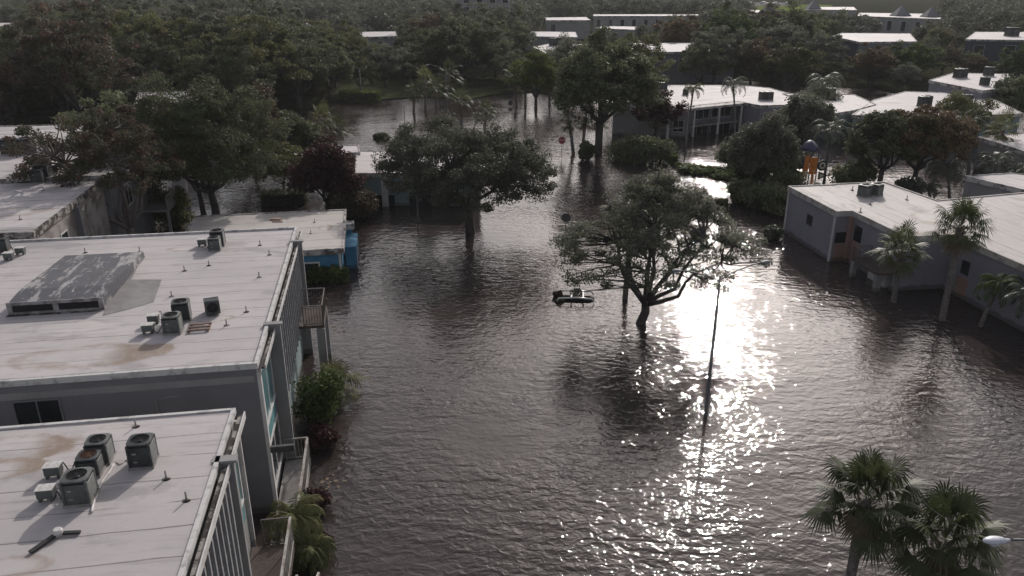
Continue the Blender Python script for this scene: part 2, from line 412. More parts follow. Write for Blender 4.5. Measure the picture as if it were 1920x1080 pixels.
# ---------------------------------------------------------------- flat-roofed buildings
def offset(poly, d):
    n = len(poly); out = []
    for i in range(n):
        p0, p1, p2 = Vector(poly[i-1]), Vector(poly[i]), Vector(poly[(i+1) % n])
        a = (p1-p0).normalized(); b = (p2-p1).normalized()
        na = Vector((a.y, -a.x)); nb = Vector((b.y, -b.x))
        k = (na+nb); k = k / max(.3, (1 + na.dot(nb)))
        out.append((p1.x + k.x*d, p1.y + k.y*d))
    return out
class Bld:
    def __init__(s, name, label, cat, poly, ztop, wall, roofm, rz=None, zbot=-2.0, over=.18, lip=.07, trim=None, group=None, fth=.34):
        """poly: world outline in counter-clockwise order; poly[0] is the building's origin"""
        o = Vector(poly[0][:2]); d = Vector(poly[1][:2]) - o
        s.rz = math.atan2(d.y, d.x) if rz is None else rz
        s.o = o; s.root = empty(name, (o.x, o.y, 0), s.rz, label, cat, group)
        s.ztop = ztop
        s.poly = [s.loc(p) for p in poly]; P = s.poly
        area = sum(P[i][0]*P[(i+1) % len(P)][1] - P[(i+1) % len(P)][0]*P[i][1] for i in range(len(P)))
        if area < 0: P = s.poly = P[::-1]
        MB().prism(P, zbot, ztop - fth + .02).build('wall', wall, s.root)
        MB().prism(offset(P, over), ztop - min(.30, fth-.02), ztop).build('roof', roofm, s.root)
        t = MB(); q = offset(P, over + .03); q2 = offset(P, over - .10); n = len(P)
        for z0, z1 in ((ztop - fth, ztop + lip),):
            for i in range(n):
                j = (i+1) % n
                vs = [(*q[i], z0), (*q[j], z0), (*q2[j], z0), (*q2[i], z0), (*q[i], z1), (*q[j], z1), (*q2[j], z1), (*q2[i], z1)]
                t.add(vs, [(0,3,2,1),(4,5,6,7),(0,1,5,4),(2,3,7,6)])
        t.build('fascia', trim or dirty_trim, s.root)
    def loc(s, p):
        d = Vector(p[:2]) - s.o; c, k = math.cos(s.rz), math.sin(s.rz)
        return (d.x*c + d.y*k, -d.x*k + d.y*c)
    def wpt(s, x, y, z=0):
        c, k = math.cos(s.rz), math.sin(s.rz)
        return Vector((s.o.x + x*c - y*k, s.o.y + x*k + y*c, z))
    def window(s, p, q, z0, z1, gm=None, name='window', frame=.07, mull=1, fm=None):
        """opening on the wall line p->q (local, outside on its right)"""
        p = Vector(p); q = Vector(q); d = (q-p).normalized(); nrm = Vector((d.y, -d.x)); L = (q-p).length
        def slab(mb, a, b, za, zb, out0, out1):
            A = p + d*a; B = p + d*b
            pts = [A+nrm*out0, B+nrm*out0, B+nrm*out1, A+nrm*out1]
            vs = [(v.x, v.y, za) for v in pts] + [(v.x, v.y, zb) for v in pts]
            mb.add(vs, [(0,1,2,3),(7,6,5,4),(1,0,4,5),(2,1,5,6),(3,2,6,7),(0,3,7,4)])
        g_ = MB(); slab(g_, 0, L, z0, z1, -.02, .012); w_ = g_.build(name, gm or glass, s.root)
        f = MB(); k = frame
        slab(f, -k, 0, z0-k, z1+k, -.02, .05); slab(f, L, L+k, z0-k, z1+k, -.02, .05)
        slab(f, 0, L, z1, z1+k, -.02, .05); slab(f, 0, L, z0-k, z0, -.02, .07)
        for i in range(mull):
            c = L*(i+1)/(mull+1); slab(f, c-k*.35, c+k*.35, z0, z1, .0, .03)
        f.build('frame', fm or white_paint, w_)
        return w_
    def panel(s, p, q, z0, z1, m, name, th=.03):
        p = Vector(p); q = Vector(q); d = (q-p).normalized(); n = Vector((d.y, -d.x))
        pts = [p - n*.02, q - n*.02, q + n*th, p + n*th]
        vs = [(v.x, v.y, z0) for v in pts] + [(v.x, v.y, z1) for v in pts]
        return MB().add(vs, [(0,1,2,3),(7,6,5,4),(1,0,4,5),(2,1,5,6),(3,2,6,7),(0,3,7,4)]).build(name, m, s.root)
def edge(P, i, a, b):
    p = Vector(P[i]); q = Vector(P[(i+1) % len(P)]); return tuple(p.lerp(q, a)), tuple(p.lerp(q, b))
def railing(p, q, z0, h, mat_, parent, name='railing', step=.13, rail=.05):
    r = MB(); p = Vector((*p[:2], 0)); q = Vector((*q[:2], 0)); L = (q-p).length
    up = Vector((0, 0, 1))
    r.bar(p + up*(z0+h), q + up*(z0+h), rail, rail*.8); r.bar(p + up*(z0+.08), q + up*(z0+.08), rail*.7)
    n = max(2, int(L/step))
    for i in range(n+1):
        c = p.lerp(q, i/n); r.bar(c + up*(z0 + (0 if i in (0, n) else .08)), c + up*(z0+h), .045 if i in (0, n) else .02)
    return r.build(name, mat_, parent)

clean_trim = mat('painted_trim', (.55, .545, .53), .7, noise=(2, (.28, .27, .265), .5, .62))
TH = R(9.4); cT, sT = math.cos(TH), math.sin(TH)
# --- the big building on the left (roof across the frame) -------------------
O2 = at(479, 684, 6.4)
def w2(x, y): return (O2.x + x*cT - y*sT, O2.y + x*sT + y*cT)
rm2 = roof_mat('roof_membrane_wide', [(-6.0, 1.75, 2.6, .95, 1), (-7.6, 4.6, 1.9, .6, .1), (-11.5, 2.6, 1.5, .7, .3), (-14.5, 5.5, 2.2, .7, .3), (-2.2, 4.5, .8, .3, .3), (-5.0, 14.0, 1.2, .3, .3)], dirt_shade=.62, seam=1.02)
B2 = Bld('apartment_block', 'long two-storey block under a broad white roof with a grey sloped monitor, at left', 'building',
         [w2(0, 0), w2(0, 16.6), w2(-27, 16.6), w2(-27, 0)], 6.4, stucco_grey, rm2, rz=TH, over=.05, lip=.10, trim=clean_trim, fth=.13)
def facade(B, y0, y1, bays):
    """east face at local x=0: fins, slat screens and glazed bays"""
    for k, a, b in bays:
        if k == 'slat':
            B.panel((0, a), (0, b), 2.55, 6.02, shade_black, 'recess_shade_panel', .004)  # flat dark sheet on the wall paints the shade behind the slats
            s_ = MB(); n = int((b-a)/.62)
            for i in range(n):
                yy = a + (i+.5)*(b-a)/n; s_.box(.26, .34, yy-.035, yy+.035, 2.5, 6.05)
            s_.box(.22, .28, a, b, 4.15, 4.24)
            s_.build('slat_screen', slat_paint, B.root)
            B.panel((0, a), (0, b), -.5, 2.5, stucco_mint, 'lower_wall', .02)
        elif k == 'glass':
            B.window((0, a), (0, b), 3.55, 5.75, glass_teal, mull=1, frame=.09)
            B.window((0, a), (0, b), .75, 2.55, glass, mull=1, frame=.09)
            B.panel((0, a), (0, b), 2.75, 3.42, teal, 'spandrel', .03)
        elif k == 'fin':
            MB().box(.0, .52, a, b, -1.8, 6.46).box(-.12, .60, a-.05, b+.05, 6.46, 6.54).build('fin_wall', stucco_pale, B.root)
        elif k == 'strip':
            MB().box(.0, .13, a, b, -1.8, 6.05).build('corner_trim', white_paint, B.root)
facade(B2, 0, 16.6, [('strip', .0, .22), ('glass', .55, 3.0), ('fin', 3.3, 3.48), ('slat', 3.55, 13.85), ('fin', 13.95, 14.13), ('glass', 14.4, 16.0)])
# gutter along the east roof edge
MB().box(.17, .29, .1, 16.5, 6.17, 6.27).build('gutter', gutter_dirt, B2.root)
MB().box(.29, .33, .1, 16.5, 6.15, 6.33).build('gutter_lip', white_paint, B2.root)
# south wall: window and conduit
B2.window((-8.20, 0), (-6.75, 0), 4.3, 5.62, glass, mull=1, frame=.06, fm=stucco_grey)
MB().bar((-3.55, -.03, 4.2), (-3.55, -.03, 5.35), .035).bar((-3.55, -.03, 5.35), (-2.75, -.03, 5.42), .035).build('conduit', stucco_pale, B2.root)
B2.panel((-26, 0), (-.1, 0), 5.72, 5.98, stucco_pale, 'frieze', .02)
# balcony beyond the slats
MB().box(.1, 1.55, 10.9, 13.4, 2.86, 3.0).build('balcony_floor', deck, B2.root)
for pq in ((1.15, 1.55, 10.75, 10.92), (1.38, 1.55, 13.2, 13.4)): MB().box(*pq, -1.8, 2.85).build('balcony_post', stucco_pale, B2.root)
railing((1.5, 10.95), (1.5, 13.35), 3.0, 1.05, rail_metal, B2.root); railing((.1, 13.35), (1.5, 13.35), 3.0, 1.05, rail_metal, B2.root)
railing((.55, 10.95), (1.5, 10.95), 3.0, 1.05, rail_metal, B2.root)
# second-floor walkway in front of the near glazed bay
MB().box(.1, 1.15, -2.9, 3.2, -.6, .22).build('patio_floor', concrete, B2.root)
railing((1.1, -2.9), (1.1, 3.2), .22, 1.0, rail_pale, B2.root, rail=.09); railing((.15, 3.25), (1.1, 3.25), .22, 1.0, rail_pale, B2.root, rail=.07)
MB().box(.14, 1.0, -.05, .09, 2.7, 2.95).build('canopy_beam', ac_metal, B2.root)
# roof monitor: wedge with two louvred openings
m0 = B2.loc(at(20, 590, 6.4)); m1 = B2.loc(at(186, 590, 6.4)); mb_ = B2.loc(at(115, 492, 6.4)); mc_ = B2.loc(at(262, 492, 6.4))
mon = empty('roof_monitor', B2.wpt(m0[0], m0[1], 6.4), TH, 'grey weathered sloped roof monitor with two dark louvres on the wide white roof', 'roof monitor')
W = m1[0] - m0[0]; D = mb_[1] - m0[1]
mon_mat = mat('weathered_felt', (.42, .41, .41), .8)
def felt():
    m = mon_mat; t = m.node_tree; g = N(t); b = t.nodes['Principled BSDF']
    co = t.nodes.new("ShaderNodeTexCoord").outputs['Object']
    st = g.noise(g.mapping(co, sc=(1.5, .28, .3), rot=(0, 0, R(4))), 1.3, 6, .65, .3)
    a = g.mix(g.smooth(st, .50, .58), (.085, .087, .10), (.33, .32, .32))
    fl = g.noise(co, 3.2, 7, .75, .5)
    a = g.mix(g.smooth(fl, .55, .63), a, (.075, .07, .068))
    a = g.mix(g.smooth(g.noise(g.mapping(co, loc=(7, 3, 0)), 3.1, 6, .7, .8), .60, .66), a, (.42, .40, .39))
    t.links.new(a, b.inputs['Base Color'])
    bp = t.nodes.new("ShaderNodeBump"); bp.inputs['Strength'].default_value = .7; bp.inputs['Distance'].default_value = .05
    t.links.new(fl, bp.inputs['Height']); t.links.new(bp.outputs[0], b.inputs['Normal'])
felt()
fh = .5
prof = [(0, 0), (0, fh), (1.3, fh+.10), (D, .34), (D+.1, 0)]
q = MB(); sh = .16
def xs(y): return (-.10*y*0, W)
n = len(prof)
vs = [(0, p[0], p[1]) for p in prof] + [(W, p[0], p[1]) for p in prof]
q.add(vs, [[0, 1, 2, 3, 4][::1], [5, 6, 7, 8, 9][::-1], [1, 0, 5, 6], [2, 1, 6, 7], [3, 2, 7, 8], [4, 3, 8, 9]])
q.build('cladding', mon_mat, mon)
f_ = MB()
for a, b in ((-.06, .14), (W*.47, W*.53), (W-.14, W+.06)): f_.box(a, b, -.07, .0, 0, fh+.04)
f_.box(.14, W*.47, -.05, 0, 0, .10).box(W*.53, W-.14, -.05, 0, 0, .10).box(.14, W*.47, -.05, 0, .40, fh+.04).box(W*.53, W-.14, -.05, 0, .40, fh+.04)
f_.build('frame', mat('monitor_trim', (.33, .32, .32), .8, noise=(2.5, (.15, .14, .14), .42, .6)), mon)
for a, b in ((.14, W*.47), (W*.53, W-.14)):
    l_ = MB().box(a, b, -.02, -.004, .10, .40)
    for i in range(6): l_.box(a, b, -.045, -.02, .13+i*.045, .145+i*.045)
    l_.build('louvre', ac_dark, mon)
fl = MB(); fp_ = [B2.loc(at(x, y, 6.41)) for x, y in ((192, 592), (205, 560), (243, 502), (262, 494), (246, 524), (303, 524), (296, 545), (288, 566), (240, 580))]
fl.add([(a_, b__, 6.412) for a_, b__ in fp_], [list(range(9))])
fl.build('patched_felt', mat('felt_patch', (.20, .195, .19), .9, noise=(1.5, (.27, .26, .255), .38, .62)), B2.root)
MB().add([(-.1, -.25, .008), (W+.1, -.25, .008), (W+.1, -.05, .008), (-.1, -.05, .008)], [(0, 1, 2, 3)]).build('flashing', gutter_dirt, mon)

# --- nearest building, bottom left ------------------------------------------
O1 = at(455, 768, 6.4)
def w1(x, y): return (O1.x + x*cT - y*sT, O1.y + x*sT + y*cT)
def pd(px, py, rx, ry, br):
    q = at(px, py, 6.4); dx, dy = q.x - w1(-.3, -14)[0], q.y - w1(-.3, -14)[1]
    return (dx*cT + dy*sT, -dx*sT + dy*cT, rx, ry, br)
rm1 = roof_mat('roof_membrane_near', [pd(45, 838, 1.5, .75, 1), pd(10, 880, 1.1, .5, .6), pd(215, 800, .6, .12, .3), pd(408, 905, .2, .6, .6), pd(10, 1065, .9, .4, .5)], dirt_shade=.6, seam=1.12, seed=3.)
B1 = Bld('apartment_block', 'nearest two-storey block with four air conditioners on its white roof, bottom left corner', 'building',
         [w1(-.3, -14), w1(-.3, 0), w1(-24, 0), w1(-24, -14)], 6.4, stucco_pale, rm1, rz=TH, over=.05, lip=.05, trim=clean_trim, fth=.13)
o1 = B1.loc(w1(0, 0))
def f1(B, bays, x0, yo):
    for k, a, b in bays:
        a += yo; b += yo
        if k == 'slat':
            B.panel((x0, a), (x0, b), 2.55, 6.02, shade_black, 'recess_shade_panel', .004)  # thin dark sheet stands for the shadow behind these slats
            s_ = MB(); n = int((b-a)/.46)
            for i in range(n):
                yy = a + (i+.5)*(b-a)/n; s_.box(x0+.28, x0+.37, yy-.06, yy+.06, 2.5, 6.05)
            s_.box(x0+.22, x0+.30, a, b, 4.15, 4.24)
            s_.build('slat_screen', slat_paint, B.root)
            B.panel((x0, a), (x0, b), -.5, 2.5, stucco_mint, 'lower_wall', .02)
        elif k == 'glass':
            B.window((x0, a), (x0, b), 3.45, 5.7, glass_teal, mull=1, frame=.09)
            B.panel((x0, a), (x0, b), 2.65, 3.32, teal, 'spandrel', .03)
        elif k == 'fin':
            MB().box(x0, x0+.46, a, b, -1.8, 6.36).box(x0-.12, x0+.56, a-.06, b+.06, 6.36, 6.45).build('fin_wall', stucco_pale, B.root)
        elif k == 'strip':
            MB().box(x0, x0+.12, a, b, -1.8, 6.05).build('corner_trim', white_paint, B.root)
f1(B1, [('strip', -.12, -.02), ('glass', -2.4, -.6), ('fin', -2.95, -2.75), ('slat', -7.2, -3.2), ('glass', -9.2, -7.6)], o1[0]-.3, o1[1])
ox, oy = o1[0]-.3, o1[1]
MB().box(ox+.17, ox+.34, oy-13, oy-3.05, 6.16, 6.28).box(ox+.17, ox+.34, oy-2.65, oy-.1, 6.16, 6.28).build('gutter', gutter_dirt, B1.root)
MB().box(ox+.34, ox+.38, oy-13, oy-3.05, 6.12, 6.36).box(ox+.34, ox+.38, oy-2.65, oy-.05, 6.12, 6.36).build('gutter_lip', white_paint, B1.root)
# walkway slab edge seen beside the fin, its rail, and the stair that goes down into the flood
MB().box(ox+.1, ox+1.5, oy-9, oy-.6, 1.3, 1.45).build('walkway_floor', deck, B1.root)
railing((ox+1.45, oy-9), (ox+1.45, oy-.6), 1.45, 1.05, rail_pale, B1.root, rail=.08)
railing((ox+.5, oy-.6), (ox+1.45, oy-.6), 1.45, 1.05, rail_metal, B1.root)
st = MB()
for i in range(9): st.box(ox+1.65, ox+2.25, oy-2.1-i*.28, oy-1.85-i*.28, -.3+i*.18, -.24+i*.18)
st.build('stair_treads', deck, B1.root)
MB().bar((ox+1.6, oy-1.6, .9), (ox+1.6, oy-5, 2.6), .07).bar((ox+2.3, oy-1.6, .9), (ox+2.3, oy-5, 2.6), .07).bar((ox+1.6, oy-1.6, -.9), (ox+1.6, oy-1.6, .9), .07).bar(
    (ox+2.3, oy-1.6, -.9), (ox+2.3, oy-1.6, .9), .07).bar((ox+1.6, oy-1.6, -.1), (ox+1.6, oy-5, 1.5), .06, .2).bar((ox+2.3, oy-1.6, -.1), (ox+2.3, oy-5, 1.5), .06, .2).build('stair_rail', rail_pale, B1.root)

# --- upper-left building -----------------------------------------------------
O0 = at(65, 432, 6.4)
def w0(x, y): return (O0.x + x*cT - y*sT, O0.y + x*sT + y*cT)
rm0 = roof_mat('roof_membrane_stained', [(-4, 4.5, 3, 1, .3), (-6, 24, 3, 1.2, .3)], dirt_shade=1.0, seam=2.1, seed=11.)
B0 = Bld('apartment_block', 'stained white-roofed block with streaked walls beside the brown tree, left edge', 'building',
         [w0(0, -.4), w0(0, 11.6), w0(-17.5, 11.6), w0(-17.5, -.4)], 6.4, stucco_dirty, rm0, rz=TH, over=.12, trim=gutter_dirt)
for a in (1.2, 3.6): B0.window((0, a), (0, a+1.0), 3.6, 5.1, glass, mull=0)
MB().box(.0, .35, 6.2, 6.45, -1.8, 6.1).build('fin_wall', stucco_grey, B0.root)
rm0b = roof_mat('roof_membrane_grey', [(-9, 6, 3, 1, .3)], dirt_shade=.8, seam=2.1, seed=21.)
Bx = Bld('apartment_block', 'farther white-roofed block with two air conditioners, behind the stained roof at left', 'building',
         [w0(.3, 11.9), w0(.3, 33.5), w0(-16.5, 33.5), w0(-16.5, 11.9)], 6.62, stucco_grey, rm0b, rz=TH, over=.12)
for a in (3, 8, 14): Bx.window((0, a), (0, a+1.6), 3.6, 5.1, glass, mull=1)
MB().box(.0, 2.0, 6.2, 9.4, 2.2, 2.35).box(1.8, 2.0, 6.2, 6.4, -1.8, 2.2).box(1.8, 2.0, 9.2, 9.4, -1.8, 2.2).build('stair_landing', stucco_pale, Bx.root)
railing((1.9, 6.3), (1.9, 9.3), 2.35, 1.0, rail_pale, Bx.root, rail=.09)

# --- blue single-storey annex ------------------------------------------------
O3 = at(640, 466, 2.3)
def w3(x, y): return (O3.x + x*cT - y*sT, O3.y + x*sT + y*cT)
rm3 = roof_mat('roof_membrane_cream', [(-1.3, 5.0, .5, .8, .7)], dirt_shade=.25, seam=1.6, tint=(.53, .50, .46), seed=31.)
B3a = Bld('blue_annex', 'low bright blue annex with a cream flat roof, standing in water behind the wide roof', 'building',
          [w3(0, 0), w3(0, 5.5), w3(.55, 5.5), w3(.55, 6.1), w3(-.1, 6.1), w3(-.1, 9.4), w3(-11, 9.4), w3(-11, 0)], 2.3, stucco_blue, rm3, rz=TH, over=.14)
B3a.window((-2.5, 0), (-1.6, 0), .1, 1.35, glass, mull=0, frame=.1)
MB().box(-.22, -.06, -.09, .0, -1, 1.95).build('corner_trim', white_paint, B3a.root)
MB().box(.1, .9, 2.2, 5.3, -1, 1.6).box(.05, .95, 2.15, 5.35, 1.6, 1.68).build('blue_porch', stucco_blue, B3a.root)
MB().box(.9, .97, 2.2, 2.3, -1, 1.6).box(.9, .97, 5.2, 5.3, -1, 1.6).build('porch_trim', white_paint, B3a.root)

# --- pool house / clubhouse behind the middle oak ---------------------------
def bpoly(pts, z): return [tuple(at(x, y, z)[:2]) for x, y in pts]
def simple(name, label, pts, z, wall, dirt_shade=.4, seed=0, rz=None, over=.15, depth=None, cat='building', seam=2.2, group=None, trim=None, tint=(.53, .495, .49)):
    """outline picked along the roof edge; depth adds a rear edge that many metres behind"""
    P = bpoly(pts, z)
    rm = roof_mat('roof_membrane_' + str(len(bpy.data.materials)), [], dirt_shade, seam, seed=seed, tint=tint)
    return Bld(name, label, cat, P, z, wall, rm, rz=rz, over=over, group=group, trim=trim)
C1 = simple('clubhouse', 'single-storey mint clubhouse with open carport behind the big oak at centre left', [(668, 325), (900, 325), (880, 284), (672, 284)], 3.0, stucco_mint, .2, 41)
P = C1.poly
C1.panel(*edge(P, 0, .03, .30), -.5, 1.0, shade_black, 'carport_shade_panel', .01)  # no hole in the wall: carport shade painted as a dark sheet
C1.panel(*edge(P, 0, .42, .6), -.5, 1.3, glass, 'glazed_door', .02)
MB().box(2.2, 2.75, -.25, -.02, -1, 2.6).build('column', white_paint, C1.root)
simple('pump_house', 'small flat-roofed shed in the flood behind the maroon tree', [(512, 292), (578, 290), (574, 282), (520, 283)], 1.5, stucco_grey, .3, 42)
simple('pavilion', 'small pale pavilion roof between the maroon tree and the clubhouse', [(624, 288), (672, 286), (670, 273), (626, 274)], 3.2, stucco_pale, .3, 43)

# --- right-hand building ------------------------------------------------------
Z3 = 3.75
rm4 = roof_mat('roof_membrane_warm', [(2.5, 6, 1.8, 1.6, .3), (4.8, 4.0, 1.6, 2.0, .6)], dirt_shade=.75, seam=1.9, tint=(.53, .495, .465), seed=51.)
Pr = bpoly([(1568, 343), (1480, 350), (1570, 397), (1597, 393)], Z3)
a0 = Vector(at(1570, 397, Z3)[:2]); b0 = Vector(at(1480, 350, Z3)[:2])
ex = (b0 - a0).normalized(); ey = Vector((ex.y, -ex.x))       # ex runs away along the front wall, ey into the block
def wr(x, y): return tuple(a0 + ex*x + ey*y)
Pr = [wr(0, 0), wr(0, 1.2), wr(-6.05, 1.36), wr(-6.12, 4.6), wr(-24, 5.3), wr(-24, 21), wr(3.0, 20), wr(1.5, 8.8), wr(7.35, 8.2), wr(7.35, 3.9), wr(7.15, 3.9), wr(7.15, 0)]
B5 = Bld('apartment_block', 'lavender-grey two-storey block with ribbed balcony rail, flooded, at the right edge', 'building', Pr, Z3, stucco_lav, rm4, rz=math.atan2(ex.y, ex.x) + PI, over=.10, trim=mat('cream_fascia', (.46, .43, .40), .8, noise=(2, (.3, .27, .25), .45, .6)))
def lr(x, y): return B5.loc(wr(x, y))
def rwin(x0, y0, x1, y1, z0, z1, m=None, **k): return B5.window(lr(x0, y0), lr(x1, y1), z0, z1, m, **k)
rwin(3.85, 0, 3.15, 0, 1.75, 2.45, glass, frame=.05, mull=1, fm=navy)
B5.panel(lr(0, .15), lr(0, 1.15), -.6, 1.35, stucco_peach, 'peach_panel', .03); B5.panel(lr(0, .15), lr(0, 1.15), 1.4, 2.2, glass, 'window', .03)
MB().box(*(lambda a, b: (min(a[0], b[0]), max(a[0], b[0]), min(a[1], b[1]), max(a[1], b[1])))(lr(.0, .95), lr(-.42, 1.24)), -1, 3.4).build('pilaster', stucco_peach, B5.root)
B5.panel(lr(-.5, 1.22), lr(-1.5, 1.24), -.6, 1.7, stucco_peach, 'peach_panel', .03); B5.panel(lr(-.6, 1.22), lr(-1.45, 1.24), 1.8, 2.9, glass, 'window', .04)
# balcony: solid deck on piers with a dark rail
def boxr(x0, x1, y0, y1, z0, z1):
    a, b = lr(x0, y0), lr(x1, y1); return (min(a[0], b[0]), max(a[0], b[0]), min(a[1], b[1]), max(a[1], b[1]), z0, z1)
MB().box(*boxr(-2.95, -6.0, -.2, 1.22, 1.12, 1.26)).build('balcony_floor', deck, B5.root)
for pr_ in ((-2.95, -3.3, -.22, .1), (-5.75, -6.1, -.22, .15), (-5.75, -6.05, .95, 1.2)): MB().box(*boxr(*pr_, -1.5, 1.14)).build('balcony_pier', stucco_pale, B5.root)
railing(lr(-3.0, 1.15), lr(-3.0, -.15), 1.26, .9, rail_metal, B5.root, step=.16); railing(lr(-3.0, -.15), lr(-5.95, -.15), 1.26, .9, rail_metal, B5.root, step=.16)
MB().box(*boxr(-3.4, -5.4, .9, 1.28, -1, .85)).build('carport_wall', white_paint, B5.root)
B5.panel(lr(-7.2, 4.66), lr(-8.2, 4.7), .1, 1.4, stucco_peach, 'peach_panel', .03); B5.panel(lr(-7.4, 4.68), lr(-8.1, 4.7), 1.6, 2.5, glass, 'window', .04); B5.window(lr(-13.5, 4.9), lr(-15, 4.96), 1.3, 2.5, glass)
MB().box(*boxr(.0, .12, -.12, .0, -1.5, 3.4)).box(*boxr(7.05, 7.17, -.1, .0, -1.5, 3.4)).build('downpipe', white_paint, B5.root)

# --- gallery block across the water at right ---------------------------------
g0 = 'apartment_block'
B6 = simple(g0, 'long white-roofed block with dark two-level galleries across the water', [(1240, 204), (1383, 190), (1427, 198), (1548, 195), (1440, 165), (1385, 160), (1225, 160)], 3.7, stucco_lav, .5, 61, seam=2.4)
P = B6.poly
for a, b in ((.10, .36), (.40, .62), (.66, .92)):
    B6.window(*edge(P, 0, a, b), 1.9, 3.1, glass, mull=2); B6.window(*edge(P, 0, a, b), -.6, .9, glass, mull=2)
p_, q_ = edge(P, 0, .0, .98); d_ = (Vector(q_)-Vector(p_)).normalized(); n_ = Vector((d_.y, -d_.x))
MB().prism([p_, q_, tuple(Vector(q_)+n_*1.5), tuple(Vector(p_)+n_*1.5)][::-1], 1.25, 1.42).build('gallery_floor', concrete, B6.root)
MB().prism([p_, q_, tuple(Vector(q_)+n_*1.7), tuple(Vector(p_)+n_*1.7)][::-1], 3.42, 3.72).build('gallery_roof', dirty_trim, B6.root)
railing(tuple(Vector(p_)+n_*1.45), tuple(Vector(q_)+n_*1.45), 1.42, .95, rail_metal, B6.root, step=.3)
pp = MB()
for t in (0, .33, .66, .97):
    c = Vector(p_).lerp(Vector(q_), t) + n_*1.5; pp.box(c.x-.12, c.x+.12, c.y-.12, c.y+.12, -1.5, 3.42)
pp.build('gallery_post', white_paint, B6.root)
for a, b in ((.06, .22), (.3, .45), (.52, .62), (.7, .86)): B6.window(*edge(P, 2, a, b), 1.3, 2.7, glass, mull=1)
B7 = simple(g0, 'white-roofed block with teal and dark windows behind the tall queen palm', [(1470, 176), (1568, 212), (1600, 207), (1640, 196), (1600, 178)], 3.75, stucco_mint, .4, 62, seam=2.4)
B7.window(*edge(B7.poly, 1, .2, .7), 1.2, 2.6, glass_teal)
B7b = simple(g0, 'low white roof wing at far left of the gallery block, half behind trees', [(1165, 176), (1295, 205), (1290, 212), (1262, 214), (1160, 214)][:0] or [(1150, 200), (1294, 206), (1262, 180), (1160, 176)], 3.6, stucco_pale, .3, 63)
P = B7b.poly
for a, b in ((.55, .7), (.8, .93)): B7b.window(*edge(P, 0, a, b), .8, 2.2, glass)
B8 = simple(g0, 'wide sunlit white roof with dark air conditioners, behind the autumn trees at right', [(1600, 216), (1752, 221), (1915, 213), (1850, 181), (1800, 175), (1700, 172), (1640, 188)], 3.7, stucco_mint, .5, 64, seam=2.8)
P = B8.poly
for a, b in ((.15, .4), (.7, .9)): B8.window(*edge(P, 0, a, b), 1.0, 2.6, glass)
for a, b in ((.05, .2), (.35, .5), (.6, .8)): B8.window(*edge(P, 1, a, b), 1.0, 2.6, glass)
B9 = simple(g0, 'raised block with shaded lavender side wall behind the wide sunlit roof', [(1744, 151), (1843, 170), (1902, 163), (1888, 139), (1790, 137)], 4.8, stucco_lav, .3, 65, seam=2.8)
B10 = simple(g0, 'low white roof with grey shadow at the right edge, behind the silvery palms', [(1838, 258), (1960, 296), (2060, 270), (1920, 250)], 3.3, stucco_pale, .3, 66)
B11 = simple(g0, 'small white roof corner between silvery palms near the right edge', [(1812, 331), (1990, 372), (2080, 345), (1900, 326)], 3.0, stucco_pale, .3, 67)

# --- far buildings -------------------------------------------------------------
FAR = [
 ('pale-walled block with a lone white roof, far centre', [(1025, 38), (1107, 38), (1098, 32), (1022, 33)], 6.0, stucco_pale),
 ('long far block with brown doorways and a white roof edge', [(1113, 30), (1312, 30), (1308, 27), (1114, 27)], 6.0, stucco_pale),
 ('low white roof in front of the long far block', [(1117, 53), (1196, 56), (1190, 50), (1130, 49)], 3.5, stucco_pale),
 ('white sunlit roof with a blue-grey corner wall above the palm row', [(1000, 88), (1024, 100), (1115, 99), (1120, 84), (1040, 81)], 6.0, stucco_grey),
 ('narrow white roof strip behind the blue-grey corner wall', [(985, 68), (1082, 70), (1078, 60), (990, 59)], 4.0, stucco_pale),
 ('far white roof with tall pale wall behind the autumn-red tree', [(1178, 92), (1232, 98), (1380, 96), (1372, 80), (1190, 81)], 6.0, stucco_grey),
 ('block with navy siding and a white roof, upper right among trees', [(1562, 68), (1612, 79), (1718, 78), (1705, 63), (1580, 62)], 6.4, stucco_grey),
 ('navy-walled block with white roof and dark unit at top right edge', [(1812, 74), (1990, 76), (1980, 60), (1830, 60)], 6.4, navy),
 ('far white roof with a small pyramid, left of the bright lawn', [(1405, 24), (1466, 24), (1460, 19), (1408, 19)], 6.0, stucco_pale),
 ('far white roof with a grey pyramid at its left end', [(1512, 18), (1606, 19), (1600, 13), (1515, 13)], 6.0, stucco_pale),
 ('far low roof with two grey pyramids, upper right', [(1608, 30), (1766, 36), (1756, 26), (1612, 24)], 6.0, stucco_pale),
 ('white roof half hidden among dark oaks behind the brown tree', [(250, 208), (385, 214), (372, 172), (262, 174)], 5.5, stucco_pale),
 ('sliver of white roof in the wood, top centre left', [(556, 47), (616, 46), (612, 42), (560, 42)], 6.5, stucco_pale),
 ('sliver of white roof in the wood, left of the lawn', [(660, 70), (745, 68), (740, 59), (664, 60)], 6.0, stucco_pale),
 ('faint white roof edge among oaks at the top left', [(-20, 50), (30, 49), (28, 43), (-20, 43)], 6.5, stucco_pale),
 ('white roof patch behind oaks near the far palms', [(816, 46), (880, 45), (876, 38), (820, 38)], 6.5, stucco_pale),
]
FB = []
for i, (lab, pts, z, wm) in enumerate(FAR):
    b = simple('apartment_block' if i not in (2, 4) else 'low_building', lab, pts, z, wm, .15, 70 + i, seam=3.2)
    FB.append(b)
    P = b.poly
    if i in (0, 1, 5, 7, 10, 2):
        n = {1: 9, 10: 6}.get(i, 3)
        for k in range(n):
            if i == 0 and k > 0: break
            b.window(*edge(P, 0, (k+.3)/n, (k+.62)/n), z-4.4 if z > 5 else 1, z-1.2, glass, mull=0)
FB[6].panel(*edge(FB[6].poly, 0, .0, .98), -1, 6.0, navy, 'navy_siding', .03)
